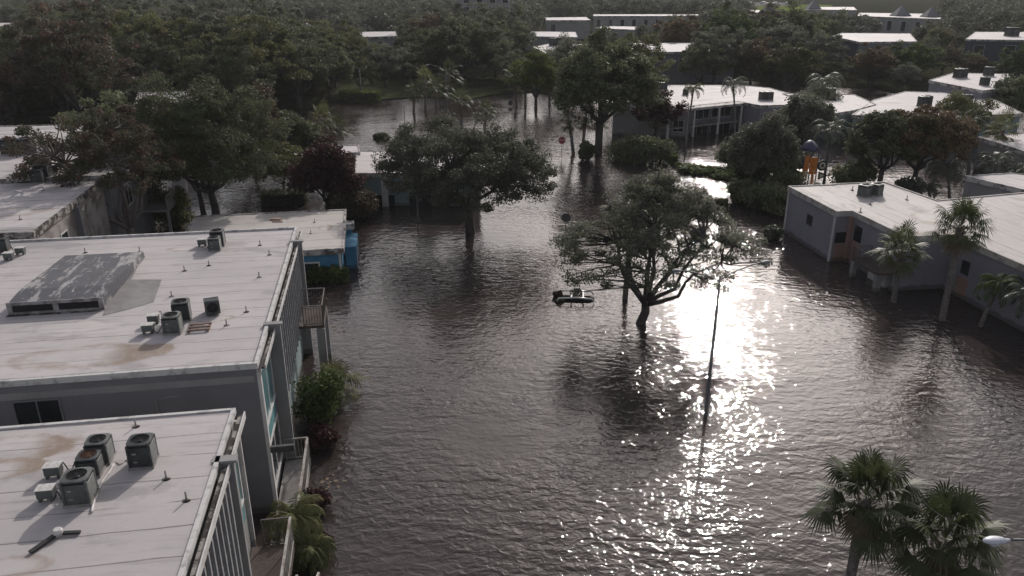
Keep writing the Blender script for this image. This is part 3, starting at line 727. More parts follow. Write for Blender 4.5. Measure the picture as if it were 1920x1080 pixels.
for (px, py, r) in ((1441, 22, 2.7), (1524, 17, 2.9), (1688, 30, 2.8), (1744, 32, 2.6)):
    p = at(px, py, 6.0)
    o = MB().add([(-r, -r, 0), (r, -r, 0), (r, r, 0), (-r, r, 0), (0, 0, r*1.25)], [(0, 1, 4), (1, 2, 4), (2, 3, 4), (3, 0, 4), (3, 2, 1, 0)]).build('pyramid_skylight', stucco_grey, None, (p.x, p.y, 6.03))
    tag(o, {1441: 'grey pyramid on the far roof beside the bright lawn', 1524: 'grey pyramid at the left end of a far white roof', 1688: 'left grey pyramid of the pair on the upper-right far roof',
            1744: 'right grey pyramid of the pair on the upper-right far roof'}[px], 'skylight')
# tower whose foot shows at the very top of the picture
y0 = 300.; xl = (857-960)/FPX*(y0*_c); xr = (955-960)/FPX*(y0*_c)
TW = Bld('office_tower', 'pale multi-storey building with dark window columns at the top edge', 'building', [(xl, y0), (xr, y0), (xr, y0+16), (xl, y0+16)], 20, stucco_pale, rm3)
for k in range(4):
    for zz in (3, 6.6, 10.2, 13.8): TW.window((2.2+k*4.6, 0), (4.2+k*4.6, 0), zz, zz+2.3, glass, mull=0, frame=.12)
# ---------------------------------------------------------------- air conditioners
def ac_proto(name, wd, h, body, fanm=None, octo=False):
    """origin at the base centre; parts: louvred body, corner posts, top, fan guard, fan, base"""
    r = empty(name, (0, 0, -50)); a = wd/2; k = .09
    MB().box(-a*.93, a*.93, -a*.93, a*.93, .10, h-.04).build('coil', ac_dark, r)
    b = MB(); n = int(h/.045)
    def ringbox(b, o, z0, z1):
        # chamfered square band
        P = [(-o+k,-o),(o-k,-o),(o,-o+k),(o,o-k),(o-k,o),(-o+k,o),(-o,o-k),(-o,-o+k)]; I = [(x*.96, y*.96) for x, y in P]; m = 8
        vs = [(x, y, z0) for x, y in P] + [(x, y, z1) for x, y in P] + [(x, y, z1+.008) for x, y in I] + [(x, y, z0-.008) for x, y in I]
        fs = [[i, (i+1) % m, m+(i+1) % m, m+i] for i in range(m)] + [[m+i, m+(i+1) % m, 2*m+(i+1) % m, 2*m+i] for i in range(m)] + [[(i+1) % m, i, 3*m+i, 3*m+(i+1) % m] for i in range(m)]
        b.add(vs, fs)
    for i in range(n):
        z = .12 + i*(h-.2)/n; ringbox(b, a, z, z+.026)
    b.build('louvres', body, r)
    c = MB()
    for sx in (-1, 1):
        for sy in (-1, 1): c.box(*sorted((sx*a*1.01, sx*(a-.07))), *sorted((sy*a*1.01, sy*(a-.07))), .08, h)
    c_posts = c
    t = MB(); R0 = a*.80; m = 24
    sq = []; ci = []
    for i in range(m):
        th = 2*PI*i/m; cx, sy = math.cos(th), math.sin(th); q = a*1.02/max(abs(cx), abs(sy)); q = min(q, a*1.28); sq.append((q*cx, q*sy)); ci.append((R0*cx, R0*sy))
    vs = [(x, y, h) for x, y in sq] + [(x, y, h+.05) for x, y in sq] + [(x, y, h+.07) for x, y in ci] + [(x, y, h-.12) for x, y in ci]
    fs = []
    for i in range(m):
        j = (i+1) % m; fs += [[i, j, m+j, m+i], [m+i, m+j, 2*m+j, 2*m+i], [2*m+i, 2*m+j, 3*m+j, 3*m+i]]
    t.v += [] ; t.add(vs, fs); t.add(c_posts.v, c_posts.f); t.build('casing', body, r)
    g_ = MB()
    for rr in (.25, .45, .65, .84, 1.0):
        g_.tube([(R0*rr*math.cos(2*PI*i/20), R0*rr*math.sin(2*PI*i/20), h+.075-.02*rr) for i in range(21)], .006, 4, cap=False)
    for i in range(8): g_.bar((0, 0, h+.08), (R0*math.cos(PI*i/4), R0*math.sin(PI*i/4), h+.055), .008)
    gd = g_.build('fan_guard', ac_dark if fanm is None else fanm, r)
    f_ = MB().lathe([(.09, h-.08), (.09, h-.02), (.02, h+.0)], n=12)
    for i in range(4):
        th = i*PI/2+.3; c1, s1 = math.cos(th), math.sin(th); c2, s2 = math.cos(th+.8), math.sin(th+.8)
        f_.add([(.08*c1, .08*s1, h-.04), (R0*.9*c1, R0*.9*s1, h-.02), (R0*.9*c2, R0*.9*s2, h-.09), (.08*c2, .08*s2, h-.07)], [(0, 1, 2, 3)])
    f_.build('fan', fanm or ac_metal, r)
    MB().box(-a*1.08, a*1.08, -a*1.08, a*1.08, 0, .085).build('base', concrete, r)
    for za, zb_ in ((.64, .71), (.30, .35)): MB().box(-a*.55, -a*.22, -a-.012, -a-.004, h*za, h*zb_).build('data_plate', concrete, r)
    return r
acA = ac_proto('air_conditioner', .78, .92, ac_metal)
acB = ac_proto('air_conditioner', .72, .80, ac_pale)
acC = ac_proto('air_conditioner', .70, .68, ac_metal, ac_rust)
def ac(p, px, py, z, rz=0, sc=1, label='', group='air conditioners on the flat roofs'):
    q = at(px, py, z)
    return place(p, USED, (q.x, q.y, z + .0), TH + rz, sc*(.82 if py > 340 else 1), label, 'air conditioner', group)
Z = 6.4
ac(acA, 271, 868, Z, 0, 1, 'tallest charcoal air conditioner standing alone on the nearest roof')
ac(acB, 191, 862, Z, 0, 1, 'rearmost of three clustered air conditioners on the nearest roof')
ac(acC, 173, 886, Z, 0, 1, 'air conditioner with a rusty fan in the middle of the cluster on the nearest roof')
ac(acB, 154, 936, Z, 0, 1.12, 'grey air conditioner at the front of the cluster on the nearest roof')
ac(acA, 343, 598, Z, .1, 1.0, 'dark air conditioner at the back of the trio on the wide roof')
ac(acB, 326, 622, Z, 0, 1.06, 'pale louvred air conditioner in front of the dark one on the wide roof')
ac(acA, 410, 459, Z, 0, 1.0, 'tall air conditioner at the far edge of the wide roof')
ac(acB, 404, 468, Z, 0, .95, 'shorter unit in front of the tall one at the far edge of the wide roof')
ac(acA, 6, 472, Z, .1, .95, 'dark air conditioner at the left border on the wide roof')
o = ac(acA, 398, 586, Z, 0, .86, 'toppled air conditioner lying on its side with its fan facing out, on the wide roof')
o.rotation_euler = (R(82), 0, R(24)); q = at(398, 592, Z); o.location = (q.x-.2, q.y+.6, Z+.27)
for (px, py, lab) in ((20, 289, 'left air conditioner of the pair on the farther left roof'), (52, 288, 'right air conditioner of the pair on the farther left roof')):
    ac(acA, px, py, 6.62, 0, 1.25, lab)
ac(acA, 74, 342, 6.4, 0, 1.15, 'front air conditioner of the touching pair on the stained roof'); ac(acA, 84, 337, 6.4, 0, 1.15, 'rear air conditioner of the touching pair on the stained roof')
ac(acB, 1620, 368, Z3, .5, 1.3, 'left round-topped air conditioner on the lavender block roof'); ac(acB, 1641, 366, Z3, .5, 1.3, 'right round-topped air conditioner on the lavender block roof')
for (px, py, z, sc, lab) in (
    (1430, 187, 3.7, 1.15, 'left air conditioner of the dark pair above the gallery block corner'), (1441, 187, 3.7, 1.15, 'right air conditioner of the dark pair above the gallery block corner'),
    (1236, 168, 3.7, 1.1, 'left air conditioner of the pair beside the big dark tree'), (1244, 168, 3.7, 1.1, 'right air conditioner of the pair beside the big dark tree'),
    (1285, 178, 3.7, .8, 'small air conditioner near the gallery roof edge'), (1556, 182, 3.75, 1.3, 'air conditioner on the roof behind the queen palm'),
    (1730, 200, 3.7, 1.35, 'air conditioner behind the autumn tree on the wide sunlit roof'), (1735, 198, 3.7, 1.35, 'second air conditioner behind the autumn tree on the wide sunlit roof'),
    (1799, 198, 3.7, 1.2, 'left dark air conditioner on the wide sunlit roof'), (1810, 196, 3.7, 1.35, 'right dark air conditioner on the wide sunlit roof'),
    (1796, 146, 4.8, 1.4, 'left dark air conditioner on the raised roof'), (1803, 145, 4.8, 1.4, 'second dark air conditioner on the raised roof'), (1853, 142, 4.8, 1.4, 'right dark air conditioner on the raised roof'),
    (1845, 160, 4.8, 1.2, 'air conditioner at the raised roof corner'), (1892, 68, 6.4, 2.0, 'dark unit on the navy building roof'), (1900, 68, 6.4, 2.0, 'second dark unit on the navy building roof'),
    (1036, 86, 6, 1.6, 'left air conditioner on the far roof above the palm row'), (1047, 85, 6, 1.6, 'middle air conditioner on the far roof above the palm row'), (1058, 94, 6, 1.5, 'front left unit on the far roof above the palm row'),
    (1066, 94, 6, 1.5, 'front right air conditioner on the far roof above the palm row')):
    ac(acA, px, py, z, 0, sc, lab)
# junction boxes wired to the units
bx0 = empty('junction_box', (0, 0, -50)); MB().box(-.22, .22, -.16, .16, .12, .40).box(-.2, -.12, -.14, .14, 0, .12).box(.12, .2, -.14, .14, 0, .12).build('cabinet', ac_pale, bx0); MB().box(-.24, .24, -.18, .18, .40, .42).build('lid', pvc, bx0)
BOX = [(103, 893, 'rear metal box beside the clustered units on the nearest roof'), (90, 936, 'front metal box beside the clustered units on the nearest roof'),
       (289, 606, 'rear metal box wired to the trio on the wide roof'), (279, 624, 'front metal box wired to the trio on the wide roof'),
       (380, 461, 'metal box wired to the far pair on the wide roof'), (40, 477, 'upper metal box by the left border unit'), (18, 487, 'lower metal box by the left border unit'), (106, 340, 'metal box on the stained roof')]
for (px, py, lab) in BOX:
    q = at(px, py, Z); place(bx0, USED, q, TH, .92, lab, 'electrical box', 'metal boxes on the roofs')
def cable(pts, z, lab, rad=.018, m=rubber):
    P = [at(x, y, z) + Vector((0, 0, h)) for x, y, h in pts]; out = []
    for i in range(len(P)-1):
        for k in range(5):
            t = k/5; a = P[max(i-1, 0)]; b = P[i]; c = P[i+1]; d = P[min(i+2, len(P)-1)]
            out.append(.5*((2*b)+(c-a)*t+(2*a-5*b+4*c-d)*t*t+(3*b-a-3*c+d)*t**3))
    out.append(P[-1])
    tag(MB().tube(out, rad, 6).build('cable', m), lab, 'cable', 'cables on the roofs')
cable([(112, 890, .25), (122, 884, .3), (133, 888, .05), (140, 878, .12), (150, 876, .3)], Z, 'looped black cable from the rear metal box on the nearest roof')
cable([(100, 932, .25), (110, 930, .12), (118, 938, .03), (128, 926, .25), (138, 925, .3)], Z, 'looped black cable from the front metal box on the nearest roof')
cable([(112, 914, .03), (120, 905, .12), (128, 903, .06), (136, 910, .25)], Z, 'white-wrapped pipe bend near the clustered units on the nearest roof', .03, pvc)
cable([(296, 604, .3), (304, 599, .35), (308, 610, .05), (314, 606, .3)], Z, 'upper black cable loop at the trio on the wide roof')
cable([(285, 622, .2), (295, 626, .04), (305, 620, .2), (314, 620, .3)], Z, 'lower black cable loop at the trio on the wide roof')
cable([(384, 460, .3), (390, 466, .03), (396, 466, .3)], Z, 'black cable at the far pair on the wide roof')
cable([(22, 470, .3), (30, 478, .1), (38, 476, .3)], Z, 'black cable by the left border unit on the wide roof')
cable([(213, 872, .02), (205, 886, .02), (190, 908, .02), (176, 944, .02), (172, 962, .02)], Z, 'white conduit running down the side of the cluster on the nearest roof', .035, pvc)
cable([(219, 866, .02), (226, 871, .02), (238, 863, .02), (252, 868, .1)], Z, 'thin white pipe between the cluster and the tall unit', .014, pvc)
# vent stacks
vt = empty('roof_vent', (0, 0, -50)); MB().lathe([(.025, 0), (.025, .26), (.02, .27)], n=10).build('pipe', concrete, vt); MB().lathe([(.12, 0), (.11, .012), (.035, .05)], n=12).build('skirt', gutter_dirt, vt)
vents = [(312, 898, 6.4), (350, 938, 6.4), (255, 800, 6.4)] + [(x, y, 6.4) for x, y in ((262, 472), (346, 508), (486, 520), (505, 478), (488, 460), (462, 585), (425, 610), (322, 556), (160, 474), (392, 498))] + \
        [(590, 417, 2.3), (583, 438, 2.3), (38, 412, 6.4), (82, 358, 6.4)] + [(1598, 357, Z3), (1632, 384, Z3), (1613, 398, Z3), (1700, 375, Z3)]
where = {6.4: 'white vent pipe on the flat roof', 2.3: 'vent pipe on the cream annex roof', Z3: 'vent pipe on the lavender block roof'}
for i, (px, py, z) in enumerate(vents):
    lab = where[z]
    if i < 3: lab = 'white vent pipe on the nearest roof'
    elif i < 13: lab = 'white vent pipe on the wide left roof'
    elif z == 6.4: lab = 'vent pipe on the stained upper-left roof'
    place(vt, USED, at(px, py, z), random.random()*6, 1.0 if z != Z3 else 1.3, lab, 'vent pipe', lab.replace('pipe', 'pipes'))
# broken bracket on the nearest roof
q = at(110, 1004, Z); br = empty('broken_bracket', q, TH, 'broken black bracket with a white cap lying on the nearest roof', 'bracket')
MB().bar((-.02, 0, .06), (-.42, -.62, .05), .13, .05).bar((.0, .02, .06), (.52, -.02, .05), .10, .05).build('arm', rubber, br)
MB().lathe([(.12, 0), (.12, .16), (.09, .2)], n=12).build('cap', pvc, br)
q = at(375, 617, Z); pl = empty('timber_pallet', q, TH+.05, 'small grey-brown timber pallet lying by the trio of units on the wide roof', 'pallet')
for i in range(3): MB().box(-.4, .42, -.3+i*.27, -.20+i*.27, .08, .12).build('slat', wood, pl)
MB().box(-.4, -.32, -.32, .36, 0, .08).box(.3, .38, -.32, .36, 0, .08).build('runner', wood, pl)
q = at(512, 412, 6.4); tag(MB().box(-.3, .3, -.2, .2, .0, .12).box(-.1, .45, -.45, -.25, 0, .06).build('loose_boards', wood, None, (q.x+.2, q.y-.1, 6.4)), 'loose brown boards lying at the far corner of the wide roof', 'boards')

# ---------------------------------------------------------------- street lamps
ac_pale_head = mat('weathered_lamp_head', (.26, .26, .27), .6, noise=(4, (.18, .18, .19), .4, .6))
def lamp_post(name, base, top_z, arms, label, square=False, sc=1.):
    """arms: list of (dx, dy, rise) world offsets of the heads"""
    r = empty(name, (base.x, base.y, 0), 0, label, 'street lamp', 'street lamps standing in the flood')
    MB().tube([(0, 0, -2), (0, 0, 0), (0, 0, top_z)], [.10*sc, .09*sc, .05*sc], 10).build('pole', lamp_grey, r)
    for (dx, dy, rise) in arms:
        L = math.hypot(dx, dy); ux, uy = dx/L, dy/L
        MB().tube([(0, 0, top_z-.25), (dx*.3, dy*.3, top_z-.1+rise*.55), (dx*.65, dy*.65, top_z+rise*.9), (dx*.82, dy*.82, top_z+rise)], .022*sc+.006, 6).build('arm', lamp_grey, r)
        h = MB(); a = Vector((dx*.80, dy*.80, top_z+rise)); b = Vector((dx*1.02, dy*1.02, top_z+rise-.01)); n = 7
        pts = [a.lerp(b, i/6) for i in range(n)]; h.tube(pts, [.04, .08, .12, .14, .14, .11, .04], 10)
        v = np.array(h.v); v[:, 2] = (v[:, 2]-(top_z+rise))*.55 + top_z+rise; h.v = [tuple(x) for x in v]
        hd = h.build('lamp_head', lamp_white if base.y < 25 else ac_pale_head, r)
        MB().lathe([(.11, -.11), (.12, -.06)], (dx*.93, dy*.93, top_z+rise), 12).build('lens', lens, hd)
    return r
b_ = at(1323, 780); tz = zabove(b_.y, 516)
hl = at(1258, 503, tz+.3) - b_; hr = at(1450, 490, tz+.3) - b_
lamp_post('street_lamp', b_, tz, [(hl.x+.15, .3, .12), (hr.x-.15, 1.0, .30)], 'tall leaning-shadowed double lamp post standing in the sun glitter in front of the oak')
b_ = at(1237, 425); tz = zabove(b_.y, 347)
lamp_post('street_lamp', b_, tz, [(-.35, -2.0, .8)], 'lamp post with one pale curved arm rising behind the central oak')
b_ = at(1407, 352); tz = zabove(b_.y, 234)
lamp_post('street_lamp', b_, tz, [(-1.1, -1.6, .35), (2.3, .3, .2)], 'double-headed lamp post rising from the grey-green bush, in front of the gallery block')
b_ = at(784, 418); tz = zabove(b_.y, 262)
lamp_post('street_lamp', b_, tz, [(-1.1, .1, .1), (.9, .1, .15)], 'slim lamp post with two small heads left of the middle oak')
b_ = at(678, 192); tz = zabove(b_.y, 128)
lamp_post('street_lamp', b_, tz, [(-1.0, 0, .2), (1.2, 0, .2)], 'lamp post behind the long hedge on the far lawn', sc=1.3)
b_ = at(838, 196); tz = zabove(b_.y, 130)
lamp_post('street_lamp', b_, tz, [(-3.2, .2, .7), (2.6, .2, .5)], 'lamp post with long pale arms among the far palms', sc=1.4)
b_ = at(1284, 292); tz = zabove(b_.y, 198)
lamp_post('street_lamp', b_, tz, [(.3, -1.2, .1)], 'lamp post in front of the gallery block corner', sc=1.3)
b_ = at(762, 290); tz = zabove(b_.y, 200)
lamp_post('street_lamp', b_, tz, [(.2, -.9, .1)], 'thin lamp post in the far open water left of the oak', sc=.8)
hd = at(1848, 1014, 7.2)
lamp_post('street_lamp', Vector((hd.x+2.9, hd.y+.2, 0)), 6.9, [(-2.9, -.2, .3)], 'white lamp head reaching in from the right border at the bottom')

wr_ = []
for k in range(15):
    u = k/14; q = at(1600+300*u, 760+250*u, 7.4); wr_.append((q.x, q.y, 7.4 - 1.0*math.sin(PI*u)))
tag(MB().tube(wr_, .006, 5).build('overhead_wire', rubber), 'thin slack overhead wire crossing the water above the two bottom-right palms', 'wire')
# ---------------------------------------------------------------- signs
def sign(name, px, py, top_py, d, label, face, back, rz, text=None, lean=0):
    b = at(px, py); zc = zabove(b.y, top_py); r = empty(name, b, rz, label, 'road sign'); r.rotation_euler = (0, lean, rz)
    MB().box(-.03, .03, -.02, .02, -1.8, zc+.1).build('post', sign_back, r)
    n = 8; k = d/2/math.cos(PI/8)
    P = [(k*math.cos(PI/8+i*PI/4), k*math.sin(PI/8+i*PI/4)) for i in range(n)]
    for nm, y0_, y1_, m, s in (('sign_plate', -.035, -.022, back, 1), ('sign_border', -.039, -.0355, sign_white, .985), ('sign_face', -.043, -.0395, face, .91)):
        if nm != 'sign_plate' and text is None: continue
        mb = MB(); vs = [(x*s, y0_, zc+z*s) for x, z in P] + [(x*s, y1_, zc+z*s) for x, z in P]
        mb.add(vs, [list(range(n)), list(range(n, 2*n))[::-1]] + [[i+n, (i+1) % n+n, (i+1) % n, i] for i in range(n)]); mb.build(nm, m, r)
    if text:
        cu = bpy.data.curves.new('lettering', 'FONT'); cu.body = text; cu.align_x = 'CENTER'; cu.align_y = 'CENTER'; cu.size = d*.42; cu.extrude = .002
        t0_ = bpy.data.objects.new('text', cu); me_ = bpy.data.meshes.new_from_object(t0_); bpy.data.objects.remove(t0_); t = bpy.data.objects.new('lettering', me_); me_.materials.clear(); me_.materials.append(sign_white); link(t, r); t.location = (0, -.048, zc); t.rotation_euler = (PI/2, 0, 0)
    return r
sign('stop_sign', 1060, 432, 408, .74, 'octagonal sign seen from its grey back, standing in water left of the central oak', sign_back, sign_back, R(-4), None, R(1))
sign('stop_sign', 1053, 293, 263, .86, 'red stop sign facing us in the far water beside the leaning palm', sign_red, sign_red, R(2), 'STOP')
sign('road_sign', 957, 201, 193, .75, 'small dark sign in the far water near the palm row', sign_back, sign_back, R(3))

# ---------------------------------------------------------------- drowned vehicle: only its roof and rack above the water
cb = at(1080, 561); car = empty('submerged_car', (cb.x, cb.y, 0), R(-4), 'submerged car showing only its dark roof and pale roof rack, left of the central oak', 'car')
def shell(x0, x1, hw, zt):
    mb = MB(); nx, ny = 10, 8; vs = []
    for i in range(nx+1):
        for j in range(ny+1):
            u = i/nx*2-1; v = j/ny*2-1
            vs.append((x0+(x1-x0)*i/nx, v*hw*(1-.06*u*u), zt - .26*max(0, abs(u)-.55)**1.5*2.2 - .16*abs(v)**3))
    mb.add(vs, [(i*(ny+1)+j, (i+1)*(ny+1)+j, (i+1)*(ny+1)+j+1, i*(ny+1)+j+1) for i in range(nx) for j in range(ny)], True); return mb
shell(-1.45, 1.35, .76, .11).build('body', car_black, car)
MB().xprism([(-.80, -.6), (-.74, -.12), (.74, -.12), (.80, -.6)], -1.4, 1.3).build('window_band', car_glass, car)
MB().box(-2.4, 2.2, -.86, .86, -1.5, -.35).build('lower_body', car_silver, car)
for y in (-.62, .62): MB().tube([(-1.2, y, .10), (-1.1, y, .30), (0, y, .36), (1.0, y, .30), (1.15, y, .10)], .055, 8).build('roof_rail', car_white, car)
for x in (-1.0, -.3, .45): MB().bar((x, -.62, .35), (x, .62, .35), .09, .05).build('cross_bar', car_black if x < -.5 else car_white, car)
# far parked cars
def car_proto():
    r = empty('parked_car', (0, 0, -50))
    MB().xprism([(-2.2, .35), (-2.25, .75), (-1.2, .88), (-.6, 1.42), (1.1, 1.45), (1.75, .95), (2.2, .85), (2.2, .35)], -.85, .85).build('body', car_white, r)
    MB().xprism([(-1.12, .9), (-.62, 1.36), (1.05, 1.38), (1.6, .95)], -.86, .86).build('window_band', car_glass, r)
    for y in (-1.4, 1.35):
        for x in (-.87, .73): 
            w_ = MB(); n = 12; vs = [(x, y+.32*math.cos(2*PI*i/n), .32+.32*math.sin(2*PI*i/n)) for i in range(n)] + [(x+.14, y+.32*math.cos(2*PI*i/n), .32+.32*math.sin(2*PI*i/n)) for i in range(n)]
            w_.add(vs, [list(range(n))[::-1], list(range(n, 2*n))] + [[i, (i+1) % n, n+(i+1) % n, n+i] for i in range(n)]); w_.build('wheel', rubber, r)
    return r
cp = car_proto()
for (px, py, rz, lab) in ((1408, 9, 1.3, 'leftmost white car parked by the bright far lawn'), (1432, 8, 1.2, 'second white car parked by the bright far lawn'), (1455, 9, 1.4, 'third white car parked by the bright far lawn'), (1480, 8, 1.3, 'rightmost white car parked by the bright far lawn')):
    q = at(px, py, .26); place(cp, USED, (q.x, q.y, .26), rz, 1.25, lab, 'car', 'cars on the far car park')

# ---------------------------------------------------------------- playground tower
pb = at(1507, 352); pg = empty('playground_tower', pb, R(12), 'orange playground tower with a purple hood standing in brown floodwater', 'playground')
zt = zabove(pb.y, 268); z1 = zabove(pb.y, 290); z2 = zabove(pb.y, 338)
for x in (-.75, .75):
    for y in (-.6, .6): MB().tube([(x, y, -1.5), (x, y, z1+.55)], .055, 8).build('post', play_purple, pg)
MB().lathe([(1.15, z1+.5), (1.0, z1+.75), (.62, z1+1.15), (.3, z1+1.35), (.05, z1+1.42)], n=4).build('hood', play_purple, pg)
MB().box(-.8, .8, -.62, .62, z2+.9, z2+1.0).build('platform', play_cream, pg)
MB().box(-.72, -.22, -.66, -.60, z2+.55, z1+.05).box(-.12, .68, -.66, -.60, z2+.75, z1-.15).box(.18, .46, -.68, -.66, z2-.2, z2+.75).build('orange_panel', play_orange, pg)
MB().box(-1.45, -.85, -.7, -.64, z2-.1, z2+.75).build('side_panel', play_orange, pg)
wn = MB(); n = 20
def ringm(cx, cz, r0, r1, y):
    mb = MB(); vs = [(cx+r0*math.cos(2*PI*i/n), y, cz+r0*math.sin(2*PI*i/n)) for i in range(n)] + [(cx+r1*math.cos(2*PI*i/n), y, cz+r1*math.sin(2*PI*i/n)) for i in range(n)]
    vs += [(v[0], y+.05, v[2]) for v in vs]
    mb.add(vs, [[i, (i+1) % n, n+(i+1) % n, n+i] for i in range(n)] + [[3*n+i, 3*n+(i+1) % n, 2*n+(i+1) % n, 2*n+i] for i in range(n)] + [[n+i, n+(i+1) % n, 3*n+(i+1) % n, 3*n+i] for i in range(n)]); return mb
ringm(1.25, z2+1.55, 0, .52, -.66).build('steering_panel', rubber, pg); ringm(1.25, z2+1.55, .17, .33, -.71).build('wheel_ring', play_cream, pg)
MB().add([(.95, -.7, z2+.15), (1.95, -.7, z2+.55), (.95, -.7, z2+1.0), (.95, -.64, z2+.15), (1.95, -.64, z2+.55), (.95, -.64, z2+1.0)], [(0, 1, 2), (5, 4, 3), (0, 3, 4, 1), (1, 4, 5, 2), (2, 5, 3, 0)]).build('triangle_panel', rubber, pg)
MB().add([(1.08, -.72, z2+.35), (1.6, -.72, z2+.56), (1.08, -.72, z2+.8)], [(0, 1, 2)]).build('triangle_inset', play_cream, pg)
MB().box(-.55, -.32, -.70, -.66, z2+.6, z2+1.1).box(.3, .5, -.70, -.66, z2+.95, z2+1.1).box(.25, .55, -.70, -.66, z2+.15, z2+.22).build('game_tile', play_cream, pg)
tag(ringm(0, 0, .18, .42, 0).build('tyre_ring', play_cream, None, (pb.x+.9, pb.y-.9, .35)), 'pale ring float half sunk beside the playground tower', 'ring')
HAZE = .0002
# ---------------------------------------------------------------- vegetation
def leaf_cloud(rng, C, RR, n_each, size, flat=.6, up=.35):
    """kite leaves scattered through clumps centred at C (k,3) with radii RR (k,)"""
    k = len(C); n = k*n_each
    ci = np.repeat(np.arange(k), n_each)
    d = rng.normal(size=(n, 3)); d /= np.linalg.norm(d, axis=1)[:, None]
    r = rng.random(n)**.45
    P = C[ci] + d*(r*RR[ci])[:, None]*np.array([1, 1, flat])
    nrm = rng.normal(size=(n, 3)) + np.array([0, 0, up*2]) + d*.5; nrm /= np.linalg.norm(nrm, axis=1)[:, None]
    t = rng.normal(size=(n, 3)); t -= nrm*(t*nrm).sum(1)[:, None]; t /= np.linalg.norm(t, axis=1)[:, None]
    b = np.cross(nrm, t); s = size*(.6+.8*rng.random(n))[:, None]
    V = np.stack([P - t*s, P - b*s*.5 + t*s*.1, P + t*s, P + b*s*.5 + t*s*.1], 1).reshape(-1, 3)
    return V, np.arange(n*4).reshape(-1, 4)
def tree_parts(seed, H, Rr, zb, fork, n_limb, n_clump, cr, n_leaf, leaf, trunk_r, lobes=.25, gap=0., lean=(0, 0), squash=1., low=-.25, taper=0.):
    rng = np.random.default_rng(seed)
    cz = zb + (H-zb)*.38; hz = (H-zb)*.62
    ph = rng.random(4)*6.28
    dirs = []
    while len(dirs) < n_clump:
        v = rng.normal(size=3); v /= np.linalg.norm(v)
        if v[2] < low: continue
        dirs.append(v)
    D = np.array(dirs); az = np.arctan2(D[:, 1], D[:, 0])
    lob = 1 + lobes*(np.sin(3*az+ph[0])*.6+np.sin(5*az+ph[1]+2*D[:, 2])*.5+np.sin(2*az+ph[2])*.4)
    rad = np.where(rng.random(n_clump) < .72, .78+.22*rng.random(n_clump), .3+.5*rng.random(n_clump))*lob
    C = D*rad[:, None]*np.array([Rr, Rr*squash, hz]) + np.array([lean[0], lean[1], cz])
    C[:, :2] = (C[:, :2]-np.array(lean))*(1-taper*np.clip(D[:, 2]*rad, 0, 1))[:, None] + np.array(lean)
    C[:, 2] = np.maximum(C[:, 2], zb*.75)
    RR = cr*(.65+.7*rng.random(n_clump))
    lv, lq = leaf_cloud(rng, C, RR, n_leaf, leaf)
    if gap:                                    # thin one side so limbs and sky show
        keep = np.ones(len(lq), bool)
        cc = lv.reshape(-1, 4, 3).mean(1); g_ = np.sin(cc[:, 0]*1.3+ph[0])*np.sin(cc[:, 1]*1.1+ph[1])*np.sin(cc[:, 2]*1.7+ph[2])
        keep &= ~((g_ > .12) & (rng.random(len(lq)) < gap)); lq = lq[keep]
        idx = lq.ravel(); lv = lv[idx]; lq = np.arange(len(idx)).reshape(-1, 4)
    # wood
    mb = MB(); wob = lambda s: Vector(rng.normal(size=3)*s)
    base = Vector((0, 0, -1.6)); F = Vector((lean[0]*.25, lean[1]*.25, fork))
    mb.tube([base, Vector((0, 0, 0)), (F*.5)+wob(.08), F], [trunk_r*1.35, trunk_r*1.15, trunk_r, trunk_r*.95], 9)
    limbs = []
    for i in range(n_limb):
        a = 2*PI*i/n_limb + rng.random()*.7
        up = .35+.55*rng.random() if i else 1.2
        e = Vector((lean[0]+Rr*.62*math.cos(a)*(1 if i else .2), lean[1]+Rr*.62*math.sin(a)*squash*(1 if i else .2), cz + hz*(up-.55)))
        m1 = F.lerp(e, .35) + Vector((0, 0, -.12*Rr*(.5 if i else 0))) + wob(.25); m2 = F.lerp(e, .7) + wob(.3)
        r0 = trunk_r*(.62 if i else .7)
        pts = [F - Vector((0, 0, .1)), F.lerp(m1, .5) + wob(.06), m1, m1.lerp(m2, .5)+wob(.12), m2, e]
        mb.tube(pts, [r0, r0*.85, r0*.7, r0*.58, r0*.46, r0*.22], 7); limbs.append((pts[2:], r0))
    LP = [(p, r0*(.6-.12*k)) for pts, r0 in limbs for k, p in enumerate(pts)]
    for c in C:
        cv = Vector(c); p, r0 = min(LP, key=lambda q: (q[0]-cv).length + max(0, q[0].z-cv.z)*.8)
        m = p.lerp(cv, .5) + wob(.18) + Vector((0, 0, .1))
        mb.tube([p, p.lerp(m, .5)+wob(.06), m, cv, cv+wob(cr*.45)], [min(r0, .09)*1., .055, .04, .022, .008], 5, cap=False)
    return mb, lv, lq
def make_tree(name, seed, lm, wood_m=None, **k):
    mb, lv, lq = tree_parts(seed, **k)
    r = empty(name, (0, 0, -80))
    mb.build('trunk', wood_m or bark_dark, r)
    o = link(bpy.data.objects.new('crown', np_mesh('crown', lv, lq, LEAF[lm])), r)
    return r
def recolour(root, lm):
    for ch in root.children:
        if ch.name.startswith('crown') and lm:
            ch.material_slots[0].link = 'OBJECT'; ch.material_slots[0].material = LEAF[lm]
rnd = random.Random(7)

